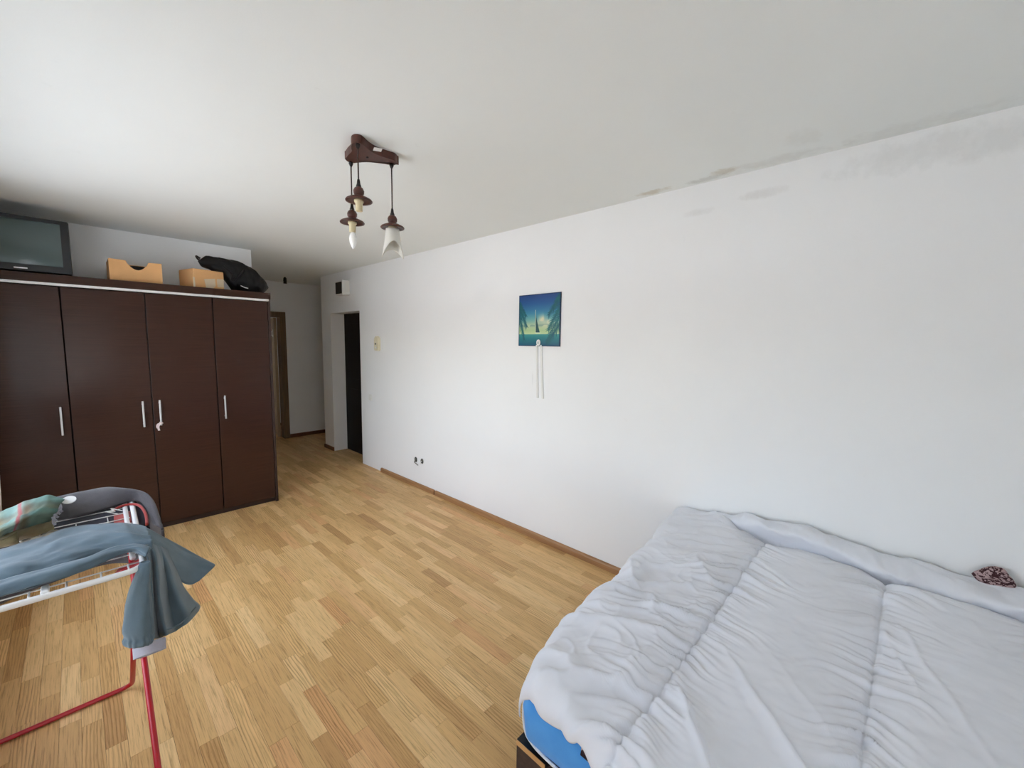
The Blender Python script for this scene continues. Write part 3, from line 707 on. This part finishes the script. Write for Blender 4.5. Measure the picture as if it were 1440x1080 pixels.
# ------------------------------------------------------------------ bed
bed = tag(empty('bed_frame', (-.85, -.15, 0)), 'dark bed base with a light wooden edge under the blue mattress', 'bed')
M['bed_dark'] = wood('dark_bed_board', (52, 40, 38), (72, 58, 54), .5, (3, 40, 60))
box('base_box', (-1.60, -1.25, .04), (-.03, .855, .279), M['black_plastic'], bed)
box('end_panel', (-1.640, .742, 0), (-1.602, .867, .280), M['bed_dark'], bed)
box('top_board', (-1.640, .742, .281), (-1.48, .867, .299), M['black_plastic'], bed)
box('edge_band', (-1.643, .742, .281), (-1.6405, .867, .299), wood('light_edge_band', (190, 144, 92), (208, 162, 108), .5, (60, 3, 60)), bed)
for yy in (-1.2,): box('end_panel', (-1.640, yy-.04, 0), (-1.602, yy+.085, .280), M['bed_dark'], bed)
box('side_rail', (-1.48, .8555, .12), (-.03, .867, .279), M['bed_dark'], bed)

mt = tag(empty('mattress', (-.83, -.2, .3)), 'mattress in a blue fitted sheet with white piping under the duvet', 'mattress')
# rounded mattress with tension folds on its end
def rr(x0, x1, y0, y1, r, n=10):
    P = []
    for cx, cy, a0 in ((x1-r, y1-r, 0), (x0+r, y1-r, 90), (x0+r, y0+r, 180), (x1-r, y0+r, 270)):
        for k in range(n+1): a = math.radians(a0+90*k/n); P.append((cx+r*math.cos(a), cy+r*math.sin(a)))
    return P
out = rr(-1.635, -.03, -1.22, .872, .055)
full = []
for i in range(len(out)):
    p, q = np.array(out[i]), np.array(out[(i+1) % len(out)]); k = max(1, int(np.linalg.norm(q-p)/.012)); full += [p+(q-p)*t/k for t in range(k)]
full = np.array(full); tn = np.roll(full, -1, 0)-np.roll(full, 1, 0); tn /= np.linalg.norm(tn, axis=1, keepdims=True); nrm = np.stack([tn[:, 1], -tn[:, 0]], 1)
prof = [(-.012, .302), (.0, .318), (.006, .36), (.006, .42), (0, .46), (-.018, .488), (-.05, .503), (-.12, .508)]
V = []
for off, z in prof:
    fold = .012*np.sin((full[:, 1]*9+full[:, 0]*6+(z-.3)*26)*2.2)*np.exp(-((z-.40)/.09)**2)*(vnoise(full[:, 1]*5, full[:, 0]*5+z*3, 9))
    P = full+nrm*(off+fold-.006)[:, None]
    V += [(a, b, z) for a, b in P]
nf = len(full)
MB().add(V, [(j*nf+k, j*nf+(k+1) % nf, (j+1)*nf+(k+1) % nf, (j+1)*nf+k) for j in range(len(prof)-1) for k in range(nf)]+[tuple(range(nf)), tuple((len(prof)-1)*nf+k for k in range(nf))]).build('fitted_sheet', M['blue_sheet'], mt, smooth=True)
pipe = catmull([(-1.600, .856, .47), (-1.612, .860, .43), (-1.616, .859, .38), (-1.618, .850, .335), (-1.626, .82, .318), (-1.634, .74, .314), (-1.636, .5, .314), (-1.636, 0, .314), (-1.636, -.6, .314), (-1.632, -1.15, .314)], 8)
MB().tube(pipe, .005, 8).build('piping', M['piping'], mt, smooth=True)

# dark patterned blanket edge between sheet and duvet
t = NT('dark_patterned_fabric'); v = t.coord(kind='World'); f = t.noise(v, 26, 3, .6, 1.5)
t.col(t.ramp(f, [(.44, srgb(44, 22, 26)), (.52, srgb(70, 36, 38)), (.56, srgb(196, 178, 176)), (.7, srgb(210, 196, 194))])); t.set(Roughness=.9); M['pattern'] = t.m
ctrl = []
for j in range(6):
    y = .60-j*.35
    ctrl.append([(-1.20, y, .522), (-1.45, y, .518), (-1.585, y, .517), (-1.645-.006*j, y, .487-.004*j), (-1.655-.004*j, y, .455-.006*j)])
tag(cloth('blanket', ctrl, M['pattern'], None, 6, .006, .004, (9, 5), 4), 'dark red and white patterned blanket edge between blue sheet and duvet', 'blanket')

# the duvet
NU, NV = 340, 420
U = np.linspace(0, 1, NU)[None, :]; Vv = np.linspace(0, 1, NV)[:, None]
XE = -1.69                                            # end of the flat run
SX = .02+(1.80)*U                                      # arclength from the wall
yedge = np.interp(-SX, [-1.9, -1.70, -1.55, -1.3, -.95, -.6, -.3, -.03], [.80, .83, .875, .885, .885, .915, .955, .985])
yedge = yedge+.018*fbm(SX*6, SX*0+2, 11)*2
T = Vv*2.15                                            # arclength from the far edge towards the camera side
# rounded far edge
r0 = .075; La = r0*1.75
ph = np.clip(1-T/La, 0, 1)*1.75
yb = np.where(T < La, yedge+.0-(r0-r0*np.sin(ph)), yedge-r0-(T-La))
zf = np.where(T < La, -r0*(1-np.cos(ph)), 0.0)
# rounded left end
LE = 1.80; r1 = .058; Lb = r1*1.9
e = np.clip(1-(LE+.02-SX)/Lb, 0, 1)*1.9
xflat = np.minimum(SX, LE+.02-Lb)
xe = 1.712+.012*np.sin(yb*9)+.012*fbm(yb*5, yb*0, 21)
corner = np.clip((yb-.62)/.25, 0, 1)**2*.05
xb = -(xflat/(LE+.02-Lb)*(xe-r1)+r1*np.sin(e)) + corner*np.clip((SX-1.2)/.6, 0, 1)
ze = -r1*(1-np.cos(e))
X2, Y2 = np.broadcast_to(xb, (NV, NU)), np.broadcast_to(yb, (NV, NU))
zb = np.interp(-X2, [0, .15, .5, 1.0, 1.5, 1.75], [.655, .650, .628, .606, .592, .588])
# quilting seams along x
seams = [(.475, .0), (.0, -.03), (-.49, .0), (-.97, 0)]
h = np.zeros((NV, NU))
dmin = np.full((NV, NU), 9.)
wob = .012*fbm(X2*3, X2*0+.5, 31)*2
for ys_, sl in seams:
    d = np.abs(Y2-(ys_+wob+sl*(X2+.9)*.6-.03*(X2+1.2)*(ys_ > .3)*.5)); dmin = np.minimum(dmin, d)
edge_d = np.minimum(T+0*X2, 9)
puff = np.clip(np.minimum(dmin, .24)/.24, 0, 1)
h += .036*(1-(1-puff)**2.2)-.022
h -= .010*np.exp(-(dmin/.010)**2)
# gathers running away from the seams: short, sharp, uneven
wx = X2+.05*fbm(X2*4, Y2*4, 41)+dmin*(.75+1.0*fbm(X2*2.2, Y2*2, 47)*2)
reach = .05+.19*vnoise(X2*7, Y2*1.5, 53)**2
amp = np.exp(-(dmin/reach)**1.3)
g1 = 1-np.abs(vnoise(wx*27, Y2*1.8, 51)-.5)*2; g2 = 1-np.abs(vnoise(wx*52, Y2*3, 52)-.5)*2
h += amp*(.026*(g1**1.5-.45)+.012*(g2**1.5-.4))
# long folds at the left end of the second channel, and crumples in the far channel
ch1 = np.clip((Y2-.50)/.06, 0, 1)
rx = X2*.80+Y2*.62; ry = -X2*.62+Y2*.80
rx2 = rx+.10*fbm(X2*5, Y2*5, 61)
c1 = 1-np.abs(vnoise(rx2*7.5, ry*2.8, 62)-.5)*2; c2 = 1-np.abs(vnoise(rx2*15, ry*5.5+4, 63)-.5)*2; c3 = 1-np.abs(vnoise(X2*17+3*fbm(X2*6, Y2*6, 64), Y2*13, 65)-.5)*2
left = np.clip((-X2-.35)/.6, 0, 1)
h += ch1*(.35+.65*left)*(.042*(c1**2.4-.33)+.019*(c2**2.2-.33)+.007*(c3**2-.3))
ch2 = np.clip((.47-Y2)/.05, 0, 1)*np.clip((Y2-.0)/.08, 0, 1)
lf2 = np.clip((-X2-1.0)/.45, 0, 1)
ww = .62*X2-.74*Y2+.05*fbm(X2*4, Y2*4, 71)
l1 = 1-np.abs(vnoise(ww*15, Y2*1.5-X2*1.2, 72)-.5)*2
h += ch2*lf2*(.030*(l1**1.8-.38))
l2 = 1-np.abs(vnoise((.35*X2-.93*Y2+.06*fbm(X2*4, Y2*4, 76))*16, X2*1.6, 77)-.5)*2
h += np.clip((.0-Y2)/.06, 0, 1)*.012*(l2**2-.35)*vnoise(X2*2.5, Y2*2.5, 78)
# soft undulation everywhere
h += .016*fbm(X2*2.2, Y2*2.6, 81)*2+.0035*fbm(X2*14, Y2*12, 82)*2
# roll of bedding pushed up against the wall
dw = -X2
ron = np.clip((.70-Y2)/.10, 0, 1)
wv = .018*fbm(Y2*4, Y2*0, 91)*2
cre = np.interp(-Y2, [-.7, -.48, -.2, 0, .25, .5, 1.3], [.060, .085, .115, .145, .160, .165, .17])+wv*.4
top = np.interp(-Y2, [-.7, -.6, -.48, -.32, -.15, 0, .22, .42, 1.3], [.655, .690, .71, .725, .70, .682, .675, .69, .70])
s_ = np.clip(dw/np.maximum(cre, .01), 0, 1)
roll = top-.655-.095*np.clip((s_-.45)/.55, 0, 1)**2.4+.022*(fbm(Y2*9+s_*2, s_*2.5, 93)*2)+.012*fbm(Y2*16, s_*3, 92)*np.sin(np.pi*np.clip(s_, 0, 1))*2
inr = (dw < cre)
flat_in = -.010*np.exp(-((dw-cre)/.02)**2)-.046*np.exp(-(np.maximum(dw-cre, 0)/.085)**1.6)
Z = zb+h+zf+ze
Zr = np.where(inr, .655+roll, Z+flat_in)
Z = Z*(1-ron)+Zr*ron
# far corner by the wall droops a little
Z = Z+np.where((dw < .25) & (Y2 > .70), -.03*np.clip((.25-dw)/.25, 0, 1), 0)*np.clip((Y2-.70)/.1, 0, 1)
lip = .080*np.exp(-((s_-.72)/.2)**2)*ron*inr*np.clip(vnoise(Y2*7, Y2*0+1, 95)*1.1+.35, 0, 1)
hem = .006*np.sin(Y2*37+3*np.sin(Y2*11))*np.clip(e/1.9, 0, 1)
X3 = np.minimum(X2+hem-lip, -.006)
D = np.stack([X3, Y2, Z], -1).reshape(-1, 3)
dv = tag(empty('duvet', (-.85, 0, .5)), 'white quilted duvet with stitched seams spread crumpled over the bed', 'duvet')
MB().add(D, grid_faces(NV, NU)).build('duvet_cover', M['duvet'], dv, smooth=True, solid=.004, recalc=False)

# patterned cloth poking out between duvet and wall
t = NT('zebra_print'); v = t.coord((1, 1, 1.6), kind='World'); f = t.noise(v, 34, 2, .5, 2.2)
t.col(t.ramp(f, [(.47, srgb(58, 24, 30)), (.53, srgb(176, 150, 150))])); t.set(Roughness=.9); M['zebra'] = t.m
V = []; n = 24
for j in range(n):
    for k in range(n):
        a = 2*math.pi*k/n; p = math.pi*j/(n-1)
        V.append((-.034+.024*math.sin(p)*math.cos(a), -.335+.052*math.cos(p)+.010*math.cos(a), .700+(.034+.012*float(vnoise(j*.4, k*.3, 8)))*math.sin(p)*math.sin(a)*(1.15-.35*math.cos(p+.6))))
tag(MB().add(V, [(j*n+k, j*n+(k+1) % n, (j+1)*n+(k+1) % n, (j+1)*n+k) for j in range(n-1) for k in range(n)]).build('patterned_cloth', M['zebra'], None, smooth=True), 'dark red animal print cloth wedged between duvet and wall', 'cloth')

# ------------------------------------------------------------------ drying rack
rk = tag(empty('drying_rack', (-2.78, 2.1, 0)), 'white wire drying rack on red tube legs covered with laundry', 'drying rack')
RX0, RX1, RZ = -3.06, -2.470, .95
RY0, RY1 = 1.645, 2.50
r = .0085
def rtube(corners, rad, closed=True, n=6):
    P = []
    N = len(corners)
    for i, c in enumerate(corners):
        c = np.array(c, float)
        if not closed and i in (0, N-1): P.append(c); continue
        a = np.array(corners[(i-1) % N], float); b = np.array(corners[(i+1) % N], float)
        da = (a-c)/np.linalg.norm(a-c); db = (b-c)/np.linalg.norm(b-c)
        for k in range(n+1):
            t = k/n; P.append((1-t)**2*(c+da*rad)+2*t*(1-t)*c+t*t*(c+db*rad))
    if closed: P.append(P[0])
    return P
MB().tube(rtube([(RX0, RY0, RZ), (RX1-.027, RY0, RZ), (RX1, RY1, RZ), (RX0, RY1, RZ)], .05), r, 12, False).build('frame_tube', M['rack_white'], rk, smooth=True)
MB().tube([(RX1-.046, RY0+.10, RZ), (RX1-.025, RY1-.05, RZ)], .0075, 10).build('inner_bar', M['rack_white'], rk, smooth=True)
MB().tube([(RX0+.024, RY0+.10, RZ), (RX0+.024, RY1-.05, RZ)], .0075, 10).build('inner_bar', M['rack_white'], rk, smooth=True)
k = 0
for yy in (1.70, 1.78, 1.86, 1.94, 2.02, 2.09, 2.16, 2.232, 2.30, 2.37, 2.43):
    MB().tube([(RX0+.024, yy, RZ), (RX1-.024, yy, RZ)], .0021, 6).build('wire', M['rack_white'], rk, smooth=True)
for xx in (-2.94, -2.835, -2.73, -2.64, -2.555):
    MB().tube([(xx, 2.09, RZ-.004), (xx, 2.232, RZ-.004)], .0018, 6).build('cross_wire', M['rack_white'], rk, smooth=True)
for xx in (-2.94, -2.82, -2.73, -2.66, -2.59, -2.53):
    MB().tube([(xx, RY0, RZ), (xx, RY0+.058, RZ)], .0025, 6).build('cross_wire', M['rack_white'], rk, smooth=True)
MB().box((-2.708, RY0+.006, RZ-.006), (-2.692, RY0+.05, RZ+.012)).build('clip', M['rack_white'], rk, bevel=.003)
lx = -2.512
MB().tube(rtube([(lx, 1.70, RZ-.012), (lx, 2.545, .012), (-3.02, 2.545, .012), (-3.02, 1.70, RZ-.012)], .05, False), .0095, 12).build('leg', M['red'], rk, smooth=True)
MB().tube(rtube([(lx-.002+.022, 2.53, RZ-.012), (lx+.020, 1.66, .012), (-3.04, 1.66, .012), (-3.04, 2.53, RZ-.012)], .05, False), .0095, 12).build('leg', M['red'], rk, smooth=True)
MB().add([(-2.545, 1.672, RZ-.004), (-2.50, 1.672, RZ-.004), (-2.50, 1.74, RZ-.012), (-2.545, 1.76, RZ-.03), (-2.56, 1.72, RZ-.03)], [(0, 1, 2, 3, 4)]).build('joint_plate', M['red'], rk, solid=.012)
MB().tube([(lx-.006, 2.114, .485), (lx+.030, 2.114, .485)], .006, 10).build('pivot', M['satin'], rk)

# ------------------------------------------------------------------ laundry
def G(rows): return [[Py(u, v, y) for u, v, y in r] for r in rows]
def GZ(rows): return [[Pz(u, v, z) for u, v, z in r] for r in rows]
tr = tag(empty('trousers', (-2.6, 1.85, .95)), 'blue-grey trousers draped over the drying rack with one cuff hanging down', 'trousers')
# upper layer lying on the wires
cloth('upper_leg', GZ([
    [(-60, 790, .975), (0, 772, .98), (50, 757, .985), (95, 741, .99), (140, 737, .995), (180, 737, .998), (205, 742, .995)],
    [(-60, 806, .985), (0, 786, .995), (50, 772, 1.0), (95, 755, 1.005), (140, 747, 1.01), (180, 747, 1.012), (212, 752, 1.0)],
    [(-60, 826, .985), (0, 806, .995), (50, 792, 1.0), (95, 775, 1.005), (140, 763, 1.005), (182, 759, 1.005), (215, 764, .99)],
    [(-60, 842, .975), (0, 822, .98), (50, 808, .985), (95, 793, .985), (140, 778, .985), (182, 768, .99), (212, 776, .975)],
    [(-60, 856, .965), (0, 838, .966), (50, 825, .966), (95, 812, .966), (140, 794, .966), (180, 776, .968), (205, 783, .966)]]),
    M['teal_trouser'], tr, 9, .004, .012, (5, 9), 3)
# second fold along the front
cloth('front_fold', GZ([
    [(-60, 838, .985), (0, 818, .988), (40, 806, .992), (80, 795, .997), (120, 784, 1.0), (160, 770, 1.003), (190, 765, 1.003), (212, 770, .995)],
    [(-60, 846, .985), (0, 827, .988), (40, 815, .992), (80, 803, .997), (120, 791, 1.0), (160, 776, 1.0), (190, 771, 1.0), (208, 778, .99)],
    [(-60, 858, .972), (0, 839, .974), (40, 826, .977), (80, 815, .979), (120, 802, .980), (160, 783, .985), (188, 775, .988), (203, 783, .98)]]),
    M['teal_trouser'], tr, 8, .004, .004, (7, 3), 8)
# far flap sticking out past the rack end
cloth('hip_flap', G([
    [(178, 738, 2.00), (205, 743, 2.00), (232, 757, 2.00), (265, 775, 2.01), (300, 793, 2.02)],
    [(190, 752, 1.93), (215, 758, 1.93), (242, 772, 1.95), (270, 787, 1.97), (302, 796, 1.99)],
    [(200, 768, 1.86), (222, 774, 1.87), (248, 792, 1.90), (272, 803, 1.93), (292, 806, 1.95)],
    [(206, 784, 1.80), (228, 796, 1.82), (252, 816, 1.86), (268, 822, 1.89), (280, 817, 1.91)]]),
    M['teal_trouser'], tr, 8, .004, .004, (3, 4), 5)
# front leg falling over the end
dep = (0, .055, -.018, .046, -.012, .05)
hl_rows = [[(198, 768), (206, 766), (213, 766), (220, 767), (227, 769), (234, 774)],
    [(206, 784), (212, 782), (219, 783), (227, 786), (236, 791), (246, 800)],
    [(211, 806), (215, 806), (222, 808), (232, 812), (244, 818), (259, 826)],
    [(213, 832), (217, 834), (224, 838), (236, 843), (253, 845), (272, 843)],
    [(214, 862), (219, 864), (228, 866), (242, 868), (262, 862), (280, 852)],
    [(217, 898), (225, 897), (235, 893), (246, 888), (262, 877), (279, 859)]]
ybase = [(1.70, 1.72, 1.74, 1.77, 1.80, 1.84)]+[(1.655, 1.67, 1.69, 1.72, 1.76, 1.80)]*5
cloth('hanging_leg', G([[(u, v, ybase[i][j]+dep[j]*(0 if i == 0 else min(1, .35+.22*i))) for j, (u, v) in enumerate(r_)] for i, r_ in enumerate(hl_rows)]),
    M['teal_trouser'], tr, 9, .004, .004, (6, 2), 12)
P = [Py(u, v, y) for u, v, y in ((232, 886, 1.672), (245, 882, 1.690), (258, 873, 1.728), (277, 852, 1.80))]
MB().tube(catmull(P, 6), .0022, 6).build('hem_stitch', M['teal_trouser'], tr, smooth=True)
# cuffed leg end
PXM = 1/470.0
CU = [(204, 790, 1.645, 6), (201, 806, 1.645, 9), (197, 828, 1.645, 13), (195, 850, 1.645, 16.5), (194, 872, 1.645, 19), (194.5, 886, 1.645, 20), (195, 894, 1.645, 18), (195, 899, 1.645, 19.5), (195, 905, 1.645, 18)]
rows = []
for (u, v, y, w) in CU:
    row = []; c = Py(u, v, y)
    for k in range(33):
        a = 2*math.pi*k/32; pk = 1+(.06*math.sin(13*a) if v > 888 else .035*math.sin(5*a+v*.05))
        row.append(c+AX_R*(w*PXM*math.cos(a)*pk)+AX_F*(w*PXM*.55*math.sin(a)*pk))
    rows.append(row)
cloth('cuffed_end', rows, M['teal_trouser'], tr, 3, .003, .002, (9, 5), 15)
# pale waistband loop below
rows = []
cw = Py(210, 909, 1.655)
for zz in (.012, 0, -.018, -.026):
    row = []
    for k in range(33):
        a = 2*math.pi*k/32
        row.append(cw+AX_R*(22.5*PXM*math.cos(a))+AX_F*(.022*math.sin(a))+np.array([0, 0, zz+.019*math.cos(a)-.010*math.sin(a)]))
    rows.append(row)
cloth('waistband', rows, M['lining'], tr, 3, .003, .001, (6, 2), 16)

# grey throw lying over the far wires and down behind
FR = GZ([
    [(-60, 775, .956), (0, 757, .956), (60, 737, .957), (110, 727, .957), (145, 717, .958), (170, 709, .960), (190, 704, .962), (204, 711, .958), (216, 738, .93)],
    [(-60, 757, .982), (0, 740, .982), (60, 722, .982), (110, 710, .983), (145, 701, .985), (172, 696, .986), (194, 695, .985), (210, 706, .975), (223, 741, .93)],
    [(-60, 738, 1.0), (0, 722, 1.0), (60, 706, 1.0), (110, 694, 1.0), (145, 688, 1.0), (175, 688, 1.0), (198, 692, .995), (214, 704, .98), (229, 744, .93)]])
FR.append([np.array(p)+np.array((.004, .045, -.035)) for p in FR[2]])
FR.append([np.array(p)+np.array((.006, .060, -.16)) for p in FR[2]])
FR.append([np.array(p)+np.array((.006, .055, -.36)) for p in FR[2]])
gb = cloth('throw', FR, M['grey_blanket'], None, 8, .008, .005, (6, 3), 21)
tag(gb, 'dark grey fleece throw hung over the far side of the drying rack', 'blanket')
# navy printed shirt below the wires
ns = tag(empty('shirt', (-2.6, 2.2, .93)), 'navy shirt with red trim and white lettering under the grey throw', 'shirt')
cloth('shirt_body', GZ([
    [(60, 735, .944), (110, 722, .944), (150, 712, .944), (185, 705, .944), (206, 713, .940)],
    [(60, 748, .942), (110, 735, .942), (150, 725, .942), (188, 718, .942), (209, 728, .935)],
    [(60, 762, .936), (110, 752, .936), (150, 744, .936), (190, 740, .936), (211, 744, .92)]]), M['navy'], ns, 6, .003, .002, (5, 3), 23)
P = [Pz(u, v, z) for u, v, z in ((160, 717, .958), (172, 711.5, .960), (185, 709, .962), (196, 711, .960), (203, 719, .955), (206, 728, .945), (206.5, 738, .935))]
MB().tube(catmull(P, 5), .005, 8).build('red_trim', M['red_trim'], ns, smooth=True)
fc = bpy.data.curves.new('lettering', 'FONT'); fc.body = 'M'; fc.size = .06; fc.extrude = .0006; fc.align_x = 'CENTER'
fo = bpy.data.objects.new('lettering', fc); fc.materials.append(M['white_plastic']); COL.objects.link(fo)
dg = bpy.context.evaluated_depsgraph_get(); fm_ = bpy.data.meshes.new_from_object(fo.evaluated_get(dg)); bpy.data.objects.remove(fo)
fo = bpy.data.objects.new('lettering', fm_); COL.objects.link(fo); fo.parent = ns
pp = Pz(169, 720.5, .952); fo.location = Vector(pp)-Vector(ns.location); fo.rotation_euler = (math.radians(20), 0, math.radians(60))
# small red garment patch glimpsed through the wires
tag(cloth('underwear', GZ([[(160, 724, .947), (171, 721.5, .947), (183, 719, .947)], [(160, 731, .946), (171, 728.5, .946), (184, 726, .946)], [(160, 740, .945), (171, 738, .945), (185, 736, .945)]]), M['red_trim'], None, 4, .003, .0015, (3, 3), 2),
    'small red garment hanging below the wires in front of the navy shirt', 'garment')

# plaid scarf
def plaid():
    t = NT('plaid_wool'); uv = t.n('ShaderNodeTexCoord').outputs['UV']; sep = t.n('ShaderNodeSeparateXYZ'); t.l(uv, sep.inputs[0])
    A = t.ramp(sep.outputs[0], [(0, srgb(112, 106, 74)), (.30, srgb(136, 128, 92)), (.42, srgb(110, 146, 144)), (.52, srgb(160, 196, 190)), (.60, srgb(104, 86, 64)), (.72, srgb(104, 156, 150)), (.86, srgb(128, 176, 168)), (.97, srgb(88, 140, 134))])
    B = t.ramp(sep.outputs[1], [(0, srgb(116, 160, 152)), (.22, srgb(122, 162, 154)), (.34, srgb(108, 88, 62)), (.46, srgb(146, 130, 96)), (.56, srgb(112, 150, 146)), (.72, srgb(120, 112, 78)), (1, srgb(92, 88, 62))])
    for x in t.t.nodes:
        if x.bl_idname == 'ShaderNodeValToRGB': x.color_ramp.interpolation = 'EASE'
    base = t.mix(1.0, t.mix(.5, A, B), (.68, .66, .62, 1), 'MULTIPLY')
    d = t.math('ABSOLUTE', t.math('SUBTRACT', sep.outputs[0], .53)); base = t.mix(t.ramp(d, [(.012, (.8,)*3), (.03, (0, 0, 0))]), base, srgb(150, 60, 66))
    f = t.noise(t.coord(kind='World'), 500, 2); base = t.mix(.3, base, t.ramp(f, [(.3, (.6,)*3), (.7, (1.1,)*3)]), 'MULTIPLY')
    t.col(base); t.set(Roughness=.95); t.bump(f, .4, .002); return t.m
M['plaid'] = plaid()
sf = tag(empty('scarf', (-2.75, 2.35, .96)), 'turquoise and olive plaid scarf with fringe lying folded on the drying rack', 'scarf')
cloth('scarf_fold', GZ([
    [(-60, 742, .99), (-20, 730, 1.0), (10, 717, 1.01), (38, 704, 1.02), (65, 698, 1.03), (92, 701, 1.02)],
    [(-60, 752, 1.02), (-20, 740, 1.03), (10, 728, 1.05), (38, 715, 1.065), (62, 708, 1.065), (84, 710, 1.04)],
    [(-60, 764, 1.02), (-20, 753, 1.03), (8, 741, 1.05), (34, 729, 1.065), (56, 722, 1.06), (76, 722, 1.03)],
    [(-60, 772, 1.0), (-20, 762, 1.01), (6, 752, 1.02), (28, 743, 1.03), (50, 736, 1.02), (70, 733, 1.0)]]),
    M['plaid'], sf, 8, .006, .010, (6, 4), 31, uv=True)
cloth('scarf_fold', GZ([
    [(-30, 762, 1.005), (0, 755, 1.015), (26, 744, 1.02), (48, 737, 1.01), (72, 722, .99)],
    [(-30, 768, .985), (0, 762, .99), (28, 752, .995), (52, 744, .985), (74, 734, .975)],
    [(-30, 774, .965), (0, 768, .965), (30, 759, .965), (55, 752, .962), (76, 745, .960)]]),
    M['olive'], sf, 7, .005, .005, (6, 4), 33)
# rolled end
rc_ = Pz(12, 757, .995); sp_ = []
rows = []
for s0 in (0, .5, 1):
    row = []
    for k in range(20):
        a = k/19*4.2*math.pi; rad = .008+.020*(k/19)
        row.append(np.array(rc_)+np.array([-.10*s0+.02, rad*math.cos(a)*.9, rad*math.sin(a)]))
    rows.append(row)
cloth('rolled_end', rows, M['olive'], sf, 3, .003, .0008, (4, 3), 35, uv=True)
for u, v, du in ((84, 709, 4), (80, 712, 5), (77, 717, 5), (75, 722, 5), (74, 727, 4)):
    a = Pz(u, v, 1.03); MB().tube(catmull([a, Pz(u+du*.4, v+4, 1.02), Pz(u+du*.5-1, v+8, 1.0), Pz(u+du, v+11, .99)], 4), [.004]*13, 6).build('fringe', M['lining'], sf, smooth=True)
c = Pz(97, 703, 1.02)
V = [(c[0]+.020*math.cos(2*math.pi*k/20), c[1]+.016*math.sin(2*math.pi*k/20), c[2]+.010*math.sin(2*math.pi*k/20)) for k in range(20)]
MB().add(V, [tuple(range(20))]).build('label_tag', M['white_plastic'], sf, solid=.003)
# pale crumpled cloth between scarf and wires
tag(cloth('sock', GZ([[(28, 762, .965), (50, 755, .972), (72, 747, .975), (92, 742, .968)], [(30, 766, .965), (52, 759, .980), (74, 752, .982), (94, 746, .97)], [(32, 771, .962), (54, 765, .966), (76, 758, .966), (96, 751, .963)]]),
    fabric('beige_knit', (176, 168, 144), (120, 112, 90), 120), None, 6, .004, .008, (9, 5), 37), 'crumpled beige knitted sock between the scarf and the trousers', 'sock')

# ------------------------------------------------------------------ curtain at the left edge
cu = tag(empty('curtain', (-3.05, 4.1, .5)), 'white curtain hanging beside the wardrobe above the window sill', 'curtain')
V = []; nz, ny = 20, 90
for j in range(nz):
    for i in range(ny):
        u = i/(ny-1); z = .492+(2.53-.492)*j/(nz-1)
        V.append((-3.065+.062*math.sin(u*21+1.2+.6*math.sin(j*.25))+.012*math.sin(j*.4+u*7), 3.96+.33*u, z))
MB().add(V, grid_faces(nz, ny)).build('drape', M['curtain'], cu, smooth=True, solid=.002)
box('rail', (-3.09, 1.2, 2.53), (-3.04, 4.32, 2.57), M['white_plastic'], cu, bevel=.004)
for yy in (1.35, 2.8, 4.2): box('bracket', (XL, yy-.012, 2.545), (-3.07, yy+.012, 2.56), M['white_plastic'], cu)
